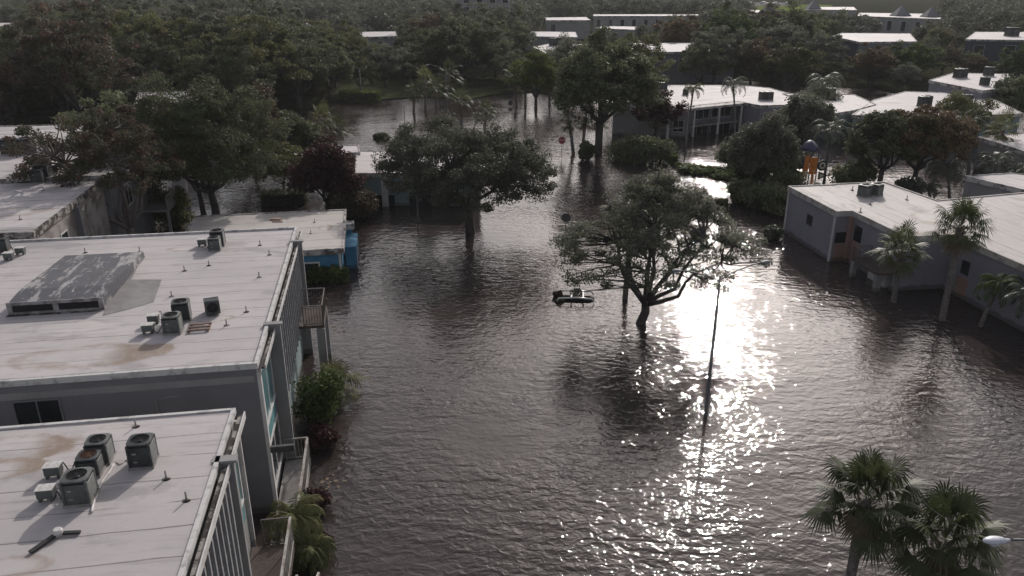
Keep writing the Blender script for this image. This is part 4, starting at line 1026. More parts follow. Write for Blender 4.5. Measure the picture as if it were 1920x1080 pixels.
# named oaks -------------------------------------------------------------------
p = at(1201, 606)
t = make_tree('live_oak', 12, 'grey', bark_dark, H=9.2, Rr=6.1, zb=2.0, fork=1.2, n_limb=9, n_clump=245, cr=.58, n_leaf=220, leaf=.078, trunk_r=.26, lobes=.16, gap=.72, lean=(-1.0, -.8), taper=.7, squash=.8, low=-.45)
t.location = p; t.rotation_euler = (0, 0, PI); tag(t, 'spreading oak with bare forked limbs standing in glittering water, centre right', 'tree')
p = at(882, 436)
t = make_tree('live_oak', 29, 'grey', bark_dark, H=8.7, Rr=7.0, zb=2.0, fork=2.2, n_limb=8, n_clump=250, cr=.85, n_leaf=360, leaf=.095, trunk_r=.36, lobes=.28, gap=.35, lean=(-.5, 1.4), squash=.8, low=-.35)
t.location = p; tag(t, 'broad dense oak standing in the flood, centre left behind the blue annex', 'tree')
t = make_tree('autumn_oak', 43, 'rust', bark, H=10.8, Rr=5.2, zb=4.6, fork=2.8, n_limb=8, n_clump=170, cr=.60, n_leaf=220, leaf=.09, trunk_r=.28, lobes=.3, gap=.6, lean=(-1.8, 1.2), squash=.85, low=-.2)
t.location = (-26.6, 53.2, 0); tag(t, 'thin rusty-leaved oak with bare twisting limbs over the stained left roof', 'tree')
p = at(408, 424)
t = make_tree('live_oak', 55, 'dark', bark_dark, H=11.2, Rr=6.0, zb=2.6, fork=3.0, n_limb=7, n_clump=260, cr=.95, n_leaf=330, leaf=.10, trunk_r=.33, lobes=.3, gap=.3, lean=(-.8, 1.0), squash=.9)
t.location = p; tag(t, 'tall dark oak with a thick trunk rising behind the wide left roof', 'tree')
p = at(362, 418)
t = make_tree('live_oak', 56, 'brown', bark_dark, H=9.6, Rr=3.6, zb=4.6, fork=3.2, n_limb=5, n_clump=70, cr=.85, n_leaf=140, leaf=.14, trunk_r=.22, gap=.3, lean=(-1.0, .5))
t.location = p + Vector((0, 2.5, 0)); tag(t, 'brown-green oak with a slim trunk left of the tall dark oak', 'tree')
p = at(618, 404)
t = make_tree('maroon_tree', 61, 'maroon', bark_dark, H=6.4, Rr=3.0, zb=1.0, fork=1.0, n_limb=6, n_clump=110, cr=.75, n_leaf=170, leaf=.13, trunk_r=.2, lobes=.2)
t.location = p; tag(t, 'dense dark maroon tree left of the clubhouse roof', 'tree')
p = at(535, 372)
t = make_tree('small_tree', 67, 'olive', bark_dark, H=5.2, Rr=2.3, zb=1.6, fork=1.4, n_limb=5, n_clump=55, cr=.6, n_leaf=120, leaf=.11, trunk_r=.12, gap=.5)
t.location = p; tag(t, 'small loose olive tree over the clipped hedge behind the annex', 'tree')
p = at(1125, 296)
t = make_tree('live_oak', 71, 'dark', bark_dark, H=12.6, Rr=6.0, zb=4.0, fork=3.5, n_limb=8, n_clump=240, cr=1.15, n_leaf=150, leaf=.2, trunk_r=.4, lobes=.18, lean=(.5, 1))
t.location = p + Vector((0, 2, 0)); tag(t, 'largest dark tree in the middle distance, left of the gallery block', 'tree')
p = at(1228, 268)
t = make_tree('maroon_tree', 73, 'maroon', bark_dark, H=6.2, Rr=2.7, zb=1.8, fork=1.5, n_limb=5, n_clump=60, cr=.7, n_leaf=110, leaf=.17, trunk_r=.18, gap=.35)
t.location = p; tag(t, 'reddish bush-like tree against the left end of the gallery block', 'tree')
p = at(1430, 358)
t = make_tree('willow_bush', 79, 'grey', bark_dark, H=7.0, Rr=3.1, zb=1.2, fork=.9, n_limb=6, n_clump=130, cr=.8, n_leaf=180, leaf=.12, trunk_r=.16, lobes=.15)
t.location = p; tag(t, 'feathery grey-green bush tree around the double-headed lamp post', 'tree')
for (px, py, H_, R_, lm, sd, lab) in ((1648, 352, 7.2, 3.8, 'dark', 81, 'dark green tree left of the brown one behind the lavender roof'),
                                      (1712, 352, 7.6, 4.4, 'brown', 83, 'large brown autumn tree with forked trunk behind the lavender roof'),
                                      (1500, 300, 6.8, 3.2, 'grey', 85, 'grey bushy tree behind the playground tower')):
    t = make_tree('live_oak' if lm != 'brown' else 'autumn_oak', sd, lm, bark_dark, H=H_, Rr=R_, zb=2.4, fork=1.8, n_limb=7, n_clump=150, cr=.8, n_leaf=150, leaf=.15, trunk_r=.25, lobes=.22, gap=.2)
    t.location = at(px, py); tag(t, lab, 'tree')

for (px, py, H_, R_, lm, sd, lab) in ((250, 400, 9.5, 4.6, 'dark', 301, 'dark oak directly behind the thin rusty oak at left'), (1005, 205, 8.5, 3.2, 'lime', 302, 'yellow-green round tree above the far palm row'),
        (1060, 185, 9.5, 4.4, 'grey', 303, 'grey-green tree left of the largest dark tree'), (1190, 190, 10.0, 4.6, 'olive', 304, 'olive tree just right of the largest dark tree'), (1160, 240, 8.5, 4.0, 'dark', 305, 'dark tree filling the gap before the gallery roof'),
        (480, 330, 8.0, 3.6, 'brown', 306, 'brownish tree right of the tall dark oak'), (1790, 268, 5.8, 2.6, 'olive', 307, 'olive tree right of the brown autumn tree'), (1770, 300, 5.0, 2.4, 'brown', 308, 'small brown tree under the fan palm at right'),
        (1890, 235, 6.0, 3.0, 'dark', 309, 'dark tree at the right end of the wide sunlit roof'), (1530, 235, 5.0, 2.4, 'grey', 310, 'small grey tree in front of the teal-windowed block'), (560, 330, 6.0, 2.6, 'dark', 311, 'dark small tree behind the loose olive one')):
    t = make_tree('tree', sd, lm, bark_dark, H=H_, Rr=R_, zb=H_*.27, fork=H_*.2, n_limb=7, n_clump=int(30*R_), cr=.85, n_leaf=170, leaf=.14, trunk_r=.22, lobes=.34, gap=.35)
    t.location = at(px, py); tag(t, lab, 'tree')

# palms ------------------------------------------------------------------------
def fan_palm(name, seed, th, nf=38, fr=1.0, lean=(0, 0), leafm='palm', trunk_r=.17, nl=22, skirt=True):
    rng = random.Random(seed); r = empty(name, (0, 0, -90)); top = Vector((lean[0], lean[1], th))
    if th > .6:
        pts = [Vector((0, 0, -1.6)), Vector((0, 0, 0)), Vector((lean[0]*.35, lean[1]*.35, th*.45)), Vector((lean[0]*.8, lean[1]*.8, th*.85)), top]
        MB().tube(pts, [trunk_r*1.2, trunk_r*1.1, trunk_r*.9, trunk_r, trunk_r*1.15], 10).build('trunk', palmbark, r)
    V = []; Q = []; DV = []; DQ = []
    for i in range(nf):
        a = i*2.399963 + rng.uniform(-.25, .25); u = i/(nf-1)
        dead = skirt and u > .86
        el = R(82 - 125*u**1.05) + rng.uniform(-.12, .12)
        if dead: el = R(-58)+rng.uniform(-.2, .2)
        d = Vector((math.cos(a)*math.cos(el), math.sin(a)*math.cos(el), math.sin(el)))
        L = fr*(.7+.75*rng.random())*(.7 if dead else 1)
        side = Vector((-math.sin(a), math.cos(a), 0)); nrm = side.cross(d) * -1
        st = top + Vector((0, 0, .25*(1-u)*1.0 - .1)); e = st + d*L + Vector((0, 0, -.18*L*max(0, math.cos(el))))
        VV, QQ = (DV, DQ) if dead else (V, Q)
        w_ = side*.022; o = len(VV); VV += [st-w_, st+w_, e+w_*.6, e-w_*.6]; QQ.append((o, o+1, o+2, o+3))
        d2 = (d + Vector((0, 0, -.25))).normalized(); n2 = side.cross(d2)
        for k in range(nl):
            b = (k/(nl-1)*2-1)*R(118); l = fr*(.92 - .22*abs(b)/2)*(.9+.2*rng.random())
            dd = (d2*math.cos(b) + side*math.sin(b)); fold = n2*(-.10*math.cos(b*1.0)) 
            dd = (dd + fold + Vector((0, 0, -.1-.15*abs(b)))).normalized()
            wd = dd.cross(n2).normalized()*.036*fr
            m = e + dd*l*.55; tip = e + dd*l + Vector((rng.uniform(-.06, .06), rng.uniform(-.06, .06), -.2*fr*(1+abs(b)*.4)*rng.uniform(.5, 1.3)))
            o = len(VV); VV += [e, m-wd, tip, m+wd]; QQ.append((o, o+1, o+2, o+3))
    link(bpy.data.objects.new('crown', np_mesh('crown', [tuple(v) for v in V], Q, LEAF[leafm])), r)
    if DV: link(bpy.data.objects.new('dead_fronds', np_mesh('dead_fronds', [tuple(v) for v in DV], DQ, deadfrond)), r)
    # boots under the crown
    if th > .6:
        b = MB()
        for i in range(16):
            a = i*2.4; z = -.55+i*.035; b.bar(top + Vector((math.cos(a)*trunk_r*.9, math.sin(a)*trunk_r*.9, z)), top + Vector((math.cos(a)*(trunk_r+.16), math.sin(a)*(trunk_r+.16), z+.22)), .07, .03)
        b.build('boots', deadfrond, r)
    return r
def feather_palm(name, seed, th, nf=18, fl=2.6, lean=(0, 0), leafm='silver', trunk_r=.13, den=1.):
    rng = random.Random(seed); r = empty(name, (0, 0, -90)); top = Vector((lean[0], lean[1], th))
    if th > .5: MB().tube([Vector((0, 0, -1.6)), Vector((0, 0, 0)), top*.5 + Vector((lean[0]*-.1, 0, 0)), top], [trunk_r*1.3, trunk_r*1.1, trunk_r*.9, trunk_r*.8], 9).build('trunk', palmbark, r)
    V = []; Q = []
    for i in range(nf):
        a = i*2.399963 + rng.uniform(-.3, .3); el = R(78 - 75*(i/nf)) + rng.uniform(-.1, .1); L = fl*rng.uniform(.85, 1.1)
        p = Vector(top); n = 12; side = Vector((-math.sin(a), math.cos(a), 0)); tw = rng.uniform(-.3, .3)
        for k in range(n):
            d = Vector((math.cos(a)*math.cos(el), math.sin(a)*math.cos(el), math.sin(el))); q = p + d*L/n
            w_ = side*.02; o = len(V); V += [p-w_, p+w_, q+w_, q-w_]; Q.append((o, o+1, o+2, o+3))
            if k > 1:
                for s_ in (-1, 1):
                    for j in range(int(4*den)):
                        c = p.lerp(q, j/4); ll = .55*fl/2.6*math.sin(PI*min(.97, (k+j/4)/n*.9+.12))*rng.uniform(.75, 1.2)
                        dd = (side*s_ + d*.55 + Vector((rng.uniform(-.2, .2), rng.uniform(-.2, .2), -.45+tw*s_+rng.uniform(-.35, .35)))).normalized(); wd = d*.012
                        tip = c + dd*ll + Vector((0, 0, -.12)); o = len(V); V += [c-wd, c.lerp(tip, .5)+wd*2.2, tip, c.lerp(tip, .5)-wd*2.2]; Q.append((o, o+1, o+2, o+3))
            p = q; el -= R(9)+.05*k*.35
    link(bpy.data.objects.new('crown', np_mesh('crown', [tuple(v) for v in V], Q, LEAF[leafm])), r)
    return r
def put_palm(fn, name, base, crown, seed, label, group=None, z=None, **k):
    """base: trunk foot pixel on the water; crown: pixel of the crown's heart"""
    b = at(*base) if not isinstance(base, Vector) else base
    zz = zabove(b.y, crown[1]); c = at(crown[0], crown[1], zz)
    t = fn(name, seed, zz, lean=(c.x-b.x, c.y-b.y), **k); t.location = b
    return tag(t, label, 'palm', group)
# near pair bottom right: trunks leave the frame, so the feet are found from the crown height
def near_palm(crown, zc, seed, label, **k):
    c = at(crown[0], crown[1], zc); b = Vector((c.x-.15, c.y-.3, 0))
    t = fan_palm('cabbage_palm', seed, zc, lean=(.15, .3), **k); t.location = b; return tag(t, label, 'palm')
near_palm((1624, 932), 5.0, 3, 'dark cabbage palm with a bare trunk, left of the two at the bottom right', nf=38, fr=.88, nl=26)
near_palm((1772, 1012), 4.4, 4, 'greener cabbage palm with orange dead stalks, right of the two at the bottom right', nf=38, fr=.92, nl=26)
put_palm(fan_palm, 'cabbage_palm', (1675, 566), (1690, 470), 5, 'fan palm in front of the balcony of the lavender block', nf=36, fr=.95, nl=20, trunk_r=.16)
put_palm(fan_palm, 'cabbage_palm', (1766, 600), (1802, 425), 6, 'tall shaggy fan palm against the lavender block roof edge', nf=48, fr=1.0, nl=20, trunk_r=.2)
put_palm(feather_palm, 'queen_palm', (1838, 612), (1873, 535), 7, 'small pale feathery palm with a thin trunk by the shaded wall at right', nf=16, fl=1.9, leafm='green')
put_palm(feather_palm, 'queen_palm', (1935, 640), (1925, 560), 8, 'feathery palm cut by the right border', nf=14, fl=1.9)
put_palm(fan_palm, 'cabbage_palm', (1172, 560), (1186, 392), 9, 'fan palm poking up through the back of the central oak', nf=36, fr=.95, nl=18)
put_palm(feather_palm, 'queen_palm', (1528, 262), (1545, 155), 10, 'tall silvery queen palm with a dark trunk in front of the teal-windowed block', nf=18, fl=3.4)
put_palm(feather_palm, 'queen_palm', (1545, 342), (1556, 247), 11, 'silvery queen palm right behind the playground tower', nf=18, fl=2.8)
put_palm(feather_palm, 'queen_palm', (1288, 262), (1300, 168), 12, 'left of two pale palms standing against the gallery roof', nf=14, fl=2.0, leafm='olive')
put_palm(feather_palm, 'queen_palm', (1378, 262), (1375, 160), 13, 'right of two pale palms standing against the gallery roof', nf=16, fl=2.6)
put_palm(fan_palm, 'cabbage_palm', (1815, 330), (1820, 225), 14, 'fan palm in front of the wide sunlit roof', nf=30, fr=1.15, nl=16)
put_palm(fan_palm, 'cabbage_palm', (1876, 318), (1880, 242), 15, 'leafy fan palm over the grey roof shadow at right', nf=30, fr=1.15, nl=16, leafm='olive')
for i, (bx, by, cx, cy, f, lab) in enumerate(((1780, 372, 1775, 320, 2.6, 'left of three silvery feather palms behind the lavender roof'), (1862, 368, 1868, 305, 2.8, 'middle of three silvery feather palms behind the lavender roof'),
                                        (1925, 372, 1915, 322, 2.4, 'right of three silvery feather palms behind the lavender roof'), (1745, 385, 1740, 352, 1.6, 'lowest silvery palm tuft behind the lavender roof'))):
    put_palm(feather_palm, 'queen_palm', (bx, by), (cx, cy), 20+i, lab, nf=20, fl=f)
for i, (bx, by, cx, cy, f, lab) in enumerate(((1075, 290, 1066, 225, 1.0, 'leaning small fan palm right of the red stop sign'), (1092, 290, 1098, 220, 1.0, 'fan palm between the leaning palm and the largest dark tree'),
        (1118, 285, 1120, 225, 1.0, 'fan palm under the left side of the largest dark tree'), (865, 240, 864, 188, 1.05, 'round-headed fan palm above the crown of the middle oak'), (909, 240, 911, 206, .95, 'lower fan palm right of the round-headed one, above the middle oak'),
        (968, 200, 962, 142, 1.1, 'leftmost fan palm of the row at the far shore'), (985, 198, 985, 150, 1.1, 'second fan palm of the row at the far shore'), (1004, 202, 1006, 138, 1.2, 'third fan palm of the row at the far shore'),
        (1030, 198, 1032, 150, 1.1, 'rightmost fan palm of the row at the far shore'), (798, 208, 798, 150, 1.2, 'pale-fronded palm left of the far lamp arms'), (818, 222, 818, 165, 1.1, 'dark fan palm under the far lamp arms'),
        (836, 210, 842, 140, 1.2, 'tall fan palm right of the far lamp arms'), (776, 212, 776, 172, 1.0, 'short fan palm nearest the long hedge'), (1232, 270, 1236, 215, 1.15, 'fan palm against the left end of the gallery block'),
        (1210, 128, 1214, 90, 1.5, 'dark fan palm by the far tall pale wall'), (600, 262, 604, 222, 1.2, 'pale fan palm at the left end of the far water'), (628, 275, 632, 240, 1.15, 'fan palm with dry fronds at the left end of the far water'))):
    put_palm(fan_palm, 'cabbage_palm', (bx, by), (cx, cy), 40+i, lab, nf=26, fr=f, nl=13, trunk_r=.2, leafm='olive' if i in (9, 15) else 'palm')
# leafy plants along the left buildings
def on(px, py, z=0.0): return at(px, py, z)
t = fan_palm('dwarf_fan_palm', 91, .9, nf=36, fr=.8, nl=14, leafm='olive', skirt=False); t.location = on(632, 745); t.scale = (1, 1, .9); tag(t, 'smaller darker palm clump touching the bright green one on its right', 'palm')
q = B1.wpt(ox+1.4, oy+.6, 0)
t = feather_palm('areca_palm', 92, 1.5, nf=34, fl=1.7, leafm='olive', trunk_r=.06, den=.8); t.location = (q.x, q.y, 0); tag(t, 'yellow-green feathery palm growing between the two left blocks', 'palm')
q = B1.wpt(ox+2.0, oy-.4, 0)
t = feather_palm('areca_palm', 93, .9, nf=28, fl=1.2, leafm='olive', trunk_r=.06, den=.8); t.location = (q.x, q.y, 0); tag(t, 'lower feathery palm beside the walkway rail of the nearest block', 'palm')
def bush(name, seed, Rr, H, lm, leaf=.08, n=26, nl=90, cr=None):
    rng = np.random.default_rng(seed); C = rng.normal(size=(n, 3)); C /= np.linalg.norm(C, axis=1)[:, None]
    C = C*(.35+.5*rng.random((n, 1)))*np.array([Rr, Rr, H*.5]) + np.array([0, 0, H*.45]); 
    lv, lq = leaf_cloud(rng, C, np.full(n, cr or Rr*.42), nl, leaf, .8)
    r = empty(name, (0, 0, -90)); mb = MB()
    for c in C[:14]: mb.tube([(0, 0, -1.2), (c[0]*.4, c[1]*.4, c[2]*.5), tuple(c)], [.03, .022, .008], 5)
    mb.build('stems', bark_dark, r); link(bpy.data.objects.new('foliage', np_mesh('foliage', lv, lq, LEAF[lm])), r); return r
BU = [(606, 792, 1.3, 2.9, 'green', 'large rounded bright green palm clump beside the big left block'), (607, 838, .75, 1.0, 'maroon', 'dark red croton bush at the corner of the patio rail'), (594, 958, .6, 1.0, 'maroon', 'red-brown croton bush beside the stair rail'), (587, 1035, .7, .9, 'maroon', 'lowest dark red croton bush at the bottom beside the nearest block'),
      (598, 528, 1.0, 1.3, 'green', 'left leafy green shrub in front of the blue annex'), (630, 526, 1.0, 1.2, 'green', 'right leafy green shrub in front of the blue annex'),
      (668, 408, 2.0, 2.3, 'rust', 'round reddish-brown bush in front of the clubhouse'), (640, 400, 1.4, 2.0, 'brown', 'brown bush between the annex and the maroon tree'),
      (236, 432, 1.9, 5.2, 'dark', 'tall dark shrub at the foot of the streaked left wall'), (282, 425, 2.2, 4.6, 'dark', 'wide dark shrub mass between the streaked wall and the tall oak'), (330, 425, 1.6, 3.6, 'olive', 'olive shrub at the feet of the slim-trunked oak'),
      (1448, 448, .75, 1.2, 'silver', 'round white-topped bush half sunk at the corner of the lavender block'), (1195, 300, 3.2, 2.6, 'dark', 'dark mound of bushes at the foot of the gallery block'), (1232, 298, 2.4, 2.2, 'dark', 'right dark bush at the foot of the gallery block'),
      (1272, 402, 1.4, 2.2, 'rust', 'reddish bush behind the right side of the central oak'), (1380, 312, 2.2, 3.0, 'dark', 'dark bush left of the feathery grey-green bush tree'),
      (1395, 378, 1.8, 2.2, 'dark', 'first dark green shrub of the bank by the two clipped blocks'), (1425, 392, 1.9, 2.4, 'dark', 'second dark green shrub of the bank, nearer the lavender block'), (1452, 402, 1.6, 2.6, 'dark', 'last dark green shrub touching the lavender block corner'),
      (1410, 345, 2.0, 3.0, 'green', 'green shrub under the feathery grey-green bush tree'), (1465, 372, 2.0, 3.2, 'dark', 'tall dark shrub against the lavender block end wall'), (1478, 335, 2.2, 3.0, 'olive', 'olive shrub beside the playground tower'),
      (718, 262, .9, .8, 'dark', 'little drowned shrub alone in the far open water'), (706, 259, .35, .6, 'dark', 'tiny twig tuft left of the lone drowned shrub'), (1046, 557, .3, .35, 'maroon', 'red flowering branches caught against the submerged car'),
      (1049, 565, .25, .1, 'dark', 'dark leafy debris floating beside the submerged car'), (1235, 372, 1.3, 2.6, 'grey', 'grey bush behind the top of the central oak'), (1100, 300, 1.0, 2.2, 'dark', 'dark weed clump at the feet of the middle palms'),
      (1590, 350, 1.8, 2.4, 'dark', 'dark shrub behind the lavender roof, right of the queen palm'), (1615, 345, 1.3, 3.2, 'dark', 'narrow dark conical shrub behind the lavender roof'), (1700, 366, 1.4, 1.8, 'silver', 'silvery shrub under the brown autumn tree')]
for i, (px, py, r_, h_, lm, lab) in enumerate(BU):
    far = at(px, py).length; t = bush('bush', 100+i, r_, h_, lm, leaf=.05+.0011*far, n=int(20+r_*12), nl=int(90+r_*20)); t.location = on(px, py); tag(t, lab, 'bush')
def hedge(name, pts, wd, h, lm, label, z0=-.6, leaf=.09, dens=90, group=None):
    """clipped hedge along a world line"""
    a = Vector(pts[0][:2]); b = Vector(pts[1][:2]); L = (b-a).length; rng = np.random.default_rng(int(L*100)+int(abs(a.x)*10))
    r = empty(name, (a.x, a.y, 0), math.atan2((b-a).y, (b-a).x), label, 'hedge', group)
    n = int(dens*(2*L*h + L*wd + 2*wd*h)*2.2)
    P = rng.random((n, 3))*np.array([L, wd, h]); ax = rng.integers(0, 4, n)
    P[ax == 0, 2] = h; P[ax == 1, 1] = 0; P[(ax == 2), 1] = wd; sel = ax == 3; P[sel, 0] = np.where(rng.random(sel.sum()) < .5, 0, L)
    P += rng.normal(size=(n, 3))*.06; P[:, 2] += z0*0
    lv, lq = leaf_cloud(rng, P, np.full(n, .05), 1, leaf, 1.)
    MB().box(.06, L-.06, .06, wd-.06, -1.2, h-.06).build('branches', bark_dark, r)
    link(bpy.data.objects.new('foliage', np_mesh('foliage', lv, lq, LEAF[lm])), r); return r
hedge('hedge', [at(637, 192), at(706, 194)], 2.2, 1.7, 'lime', 'long bright-topped clipped hedge on the far lawn', leaf=.16, dens=26)
hedge('hedge', [at(492, 388), at(573, 384)], 1.6, 1.1, 'dark', 'clipped dark hedge half under water behind the annex')
hedge('hedge', [at(1252, 307), at(1271, 307)], 1.2, .85, 'lime', 'small clipped block hedge farthest of three, near the lamp post')
hedge('hedge', [at(1292, 381), at(1316, 381)], .9, .55, 'olive', 'small clipped block hedge in the middle of the channel')
hedge('hedge', [at(1341, 388), at(1366, 388)], .9, .55, 'olive', 'small clipped block hedge beside the dark shrub bank')
# a bed of leafy plants just above the water
rng = np.random.default_rng(5); bed = []
for k in range(70):
    u = k/69; q = at(1276+92*u+rng.normal()*3, 318+14*u+rng.normal()*3.2); bed.append((q.x, q.y, .22+.2*rng.random()))
lv, lq = leaf_cloud(rng, np.array(bed), np.full(70, .55), 60, .17, .6, .7)
tag(link(bpy.data.objects.new('plant_bed', np_mesh('plant_bed', lv, lq, LEAF['green']))), 'bed of bright leafy plants standing just out of the water before the gallery block', 'plants', kind='stuff')
# leaves and twigs drifting on the flood
rng = np.random.default_rng(8); fl = []
for (cx, cy, s, n_) in ((636, 614, 9, 10), (640, 470, 14, 10), (590, 560, 10, 14), (660, 700, 20, 5), (1500, 480, 30, 14), (1560, 510, 30, 14), (1630, 590, 40, 10), (620, 900, 12, 10), (830, 440, 40, 10), (1200, 620, 40, 8)):
    for k in range(n_):
        q = at(cx+rng.normal()*s, cy+rng.normal()*s*.6); fl.append((q.x, q.y, .012))
lv, lq = leaf_cloud(rng, np.array(fl), np.full(len(fl), .1), 7, .06, .05, 6)
tag(link(bpy.data.objects.new('floating_leaves', np_mesh('floating_leaves', lv, lq, deadfrond))), 'scattered dead leaves drifting on the brown water near the walls', 'leaves', kind='stuff')

# ---------------------------------------------------------------- the wood behind: individual trees from shared prototypes
PROTO = []
for i, (sd, H_, R_, zb_, ncl, lobes) in enumerate(((201, 10.5, 5.6, 3.0, 120, .2), (202, 9.2, 5.0, 2.6, 105, .28), (203, 12.0, 6.2, 3.4, 135, .22), (204, 8.0, 4.2, 2.0, 85, .18), (205, 10.8, 4.6, 3.0, 100, .3), (206, 9.6, 6.4, 3.2, 120, .34))):
    PROTO.append(make_tree('live_oak', sd, 'dark', bark_dark, H=H_, Rr=R_, zb=zb_, fork=zb_*.8, n_limb=6, n_clump=ncl, cr=.95, n_leaf=190, leaf=.165, trunk_r=.3, lobes=lobes+.12, gap=.35, low=-.25))
SIZE = [(10.5, 5.6), (9.2, 5.0), (12, 6.2), (8, 4.2), (10.8, 4.6), (9.6, 6.4)]
# what must stay in view: (x0,y0,x1,y1) in the photo, nearer trees may not cover it
KEEP = [(-30, 232, 310, 430), (1024, 33, 1103, 50), (1116, 27, 1300, 38), (1120, 50, 1190, 62), (1006, 84, 1070, 108), (1186, 84, 1236, 97), (1568, 66, 1608, 92), (1612, 68, 1690, 77), (1830, 62, 1925, 100),
        (1412, 6, 1498, 20), (1516, 8, 1596, 20), (1616, 14, 1758, 33), (1750, 138, 1880, 165), (1215, 165, 1610, 232), (1650, 178, 1930, 222), (266, 178, 298, 196), (344, 176, 378, 200), (640, 172, 1040, 330), (560, 205, 700, 300), (562, 42, 612, 45), (664, 62, 700, 67),
        (700, 61, 742, 66), (866, -5, 950, 8), (1228, 112, 1256, 140), (-10, 46, 22, 48), (1840, 255, 1930, 290), (1040, 215, 1160, 300), (1160, 232, 1500, 400), (600, 300, 1000, 420)]
def blocked(x, y, z, r, h):
    px, py, f = proj(x, y, z); rx = r/f*FPX*.7; ry = h*.5/f*FPX*.75
    for (a, b, c, d) in KEEP:
        if px+rx > a and px-rx < c and py+ry > b and py-ry < d: return True
    return False
FOOT = []
for o in col.objects:
    if o.get('category') == 'building':
        w_ = [c for c in o.children if c.name.startswith('roof')][0]; c, k = math.cos(o.rotation_euler.z), math.sin(o.rotation_euler.z)
        P_ = [(o.location.x+v.co.x*c-v.co.y*k, o.location.y+v.co.x*k+v.co.y*c) for v in w_.data.vertices]
        xs_ = [p[0] for p in P_]; ys_ = [p[1] for p in P_]; FOOT.append((min(xs_)-1, max(xs_)+1, min(ys_)-1, max(ys_)+1))
def region(px, py):
    if px < 330: a = 'above the left roofs'
    elif px < 620: a = 'left of the far lawn'
    elif px < 960: a = 'behind the far lawn'
    elif px < 1300: a = 'among the far white roofs'
    elif px < 1620: a = 'above the gallery block'
    else: a = 'upper right'
    return a
count = 0; placed = []
cand = []
yy = 78.
while yy < 225:
    xx = -.72*yy - 8
    while xx < .72*yy + 8:
        cand.append((xx + rnd.uniform(-2.6, 2.6), yy + rnd.uniform(-2.2, 2.2))); xx += 8.6 + yy*.006
    yy += 7.6 + (yy-78)*.012
rest = [(rnd.uniform(-.72, .72)*yv, yv) for yv in [rnd.uniform(80, 190) for _ in range(420)]]
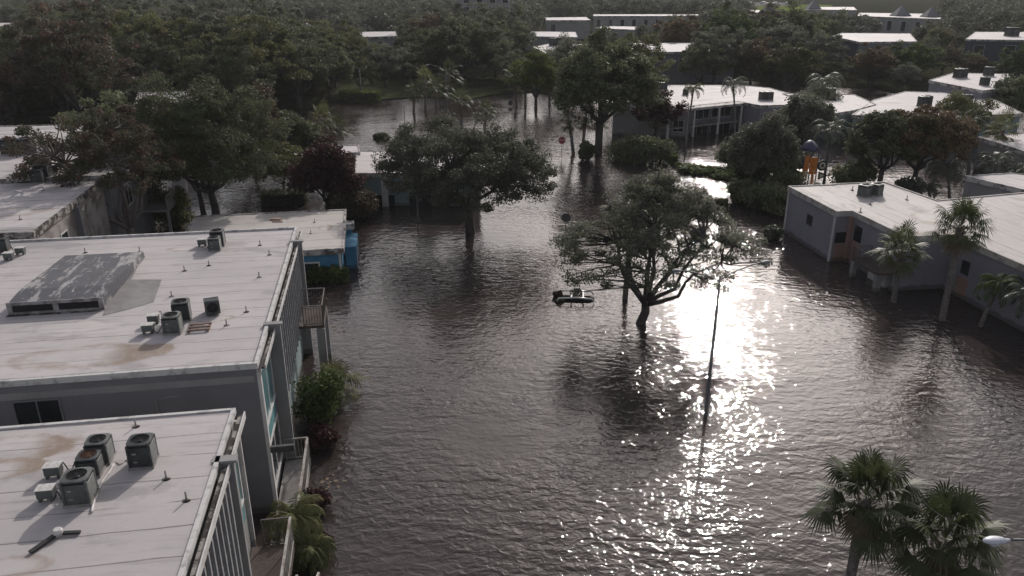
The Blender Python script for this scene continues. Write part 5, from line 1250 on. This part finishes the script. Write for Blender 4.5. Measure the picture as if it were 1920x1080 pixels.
for ci_, (x, y) in enumerate(cand + rest):
    under = ci_ >= len(cand)
    i = rnd.randrange(6); sc = rnd.uniform(.75, 1.3)*(rnd.uniform(.4, .6) if under else 1); Hh, Rr = SIZE[i][0]*sc, SIZE[i][1]*sc
    if proj(x, y, 0)[1] > 175+ (60 if x < -25 else 0) and not (x < -34 and y > 76): continue
    px, py, f = proj(x, y, Hh*.6)
    if px < -90 or px > 2010 or py < -60: continue
    if any(a-Rr*.25 < x < b+Rr*.25 and c-Rr*.25 < y < d+Rr*.25 for a, b, c, d in FOOT): continue
    if blocked(x, y, Hh*.6, Rr, Hh*.8):
        if under: continue
        sc *= .5; Hh *= .5; Rr *= .5
        if blocked(x, y, Hh*.6, Rr, Hh*.8): continue
    if under and any((x-a_)**2+(y-b_)**2 < (3.2 if y < 130 else 4.2)**2 for a_, b_ in placed): continue
    if count >= 278: break
    q = rnd.random()
    if px > 1250: lm = 'dark' if q < .3 else 'green' if q < .42 else 'olive' if q < .62 else 'grey' if q < .8 else 'brown' if q < .94 else 'rust'
    elif px < 150 and 90 < py < 240: lm = 'rust' if q < .35 else 'brown' if q < .5 else 'dark'
    else: lm = 'dark' if q < .55 else 'grey' if q < .83 else 'olive' if q < .95 else 'brown'
    tone = {'dark': 'dark green', 'grey': 'grey-green', 'olive': 'olive', 'green': 'bright green', 'brown': 'brown-leaved', 'rust': 'rusty'}[lm]
    size = 'large' if Rr > 5.6 else 'small' if Rr < 4.2 else 'mid-sized'
    dist = 'nearest rows of the wood' if y < 120 else 'middle rows of the wood' if y < 170 else 'far rows of the wood'
    t = place(PROTO[i], USED, (x, y, 0), rnd.random()*6.28, (sc*rnd.uniform(.92, 1.08), sc*rnd.uniform(.92, 1.08), sc), f'{size} {tone} tree {region(px, py)}, {dist}', 'tree', f'{tone} trees {region(px, py)}')
    recolour(t, lm); count += 1; placed.append((x, y))
print('wood trees', count)
# farther canopy that reads as one mass
rng = np.random.default_rng(77); C = []; RRR = []
y = 222.
while y < 430:
    x = -.72*y-10
    while x < .72*y+10:
        cx, cy = x+rng.uniform(-3, 3), y+rng.uniform(-3, 3); x += 9.5
        Hh = rng.uniform(7.5, 12); Rr = rng.uniform(4.2, 6.2)
        if any(a-3 < cx < b+3 and c-3 < cy < d+3 for a, b, c, d in FOOT): continue
        if blocked(cx, cy, Hh*.6, Rr, Hh*.8): continue
        n = 34
        v = rng.normal(size=(n, 3)); v /= np.linalg.norm(v, axis=1)[:, None]; v[:, 2] = np.abs(v[:, 2])*1.0-.12
        C.append(v*(.7+.35*rng.random((n, 1)))*np.array([Rr, Rr, Hh*.55]) + np.array([cx, cy, Hh*.42])); RRR.append(np.full(n, 1.5))
    y += 8.6
C = np.concatenate(C); RRR = np.concatenate(RRR)
lv, lq = leaf_cloud(rng, C, RRR, 22, .48, .7)
far = link(bpy.data.objects.new('far_wood', np_mesh('far_wood', lv, lq, LEAF['olive']))); tag(far, 'far wooded canopy running to the horizon at the top of the view', 'wood', kind='stuff')
for s_ in (far,): s_.material_slots[0].link = 'OBJECT'; s_.material_slots[0].material = LEAF['grey']
for p_ in PROTO + [acA, acB, acC, bx0, vt, cp]:
    if p_.name not in USED:
        for c_ in list(p_.children_recursive): bpy.data.objects.remove(c_)
        bpy.data.objects.remove(p_)

print('WOOD', count)
# ---------------------------------------------------------------- thin humid air
hz = MB().box(-1510, 1510, -70, 2610, -3.2, 24.5).build('haze', bpy.data.materials.new('haze_air')); tag(hz, kind='stuff')
hm = hz.data.materials[0]; hm.use_nodes = True; t_ = hm.node_tree; t_.nodes.clear()
vo = t_.nodes.new('ShaderNodeVolumePrincipled'); vo.inputs['Density'].default_value = HAZE; vo.inputs['Color'].default_value = (.86, .88, .9, 1)
mo = t_.nodes.new('ShaderNodeOutputMaterial'); t_.links.new(vo.outputs[0], mo.inputs['Volume'])
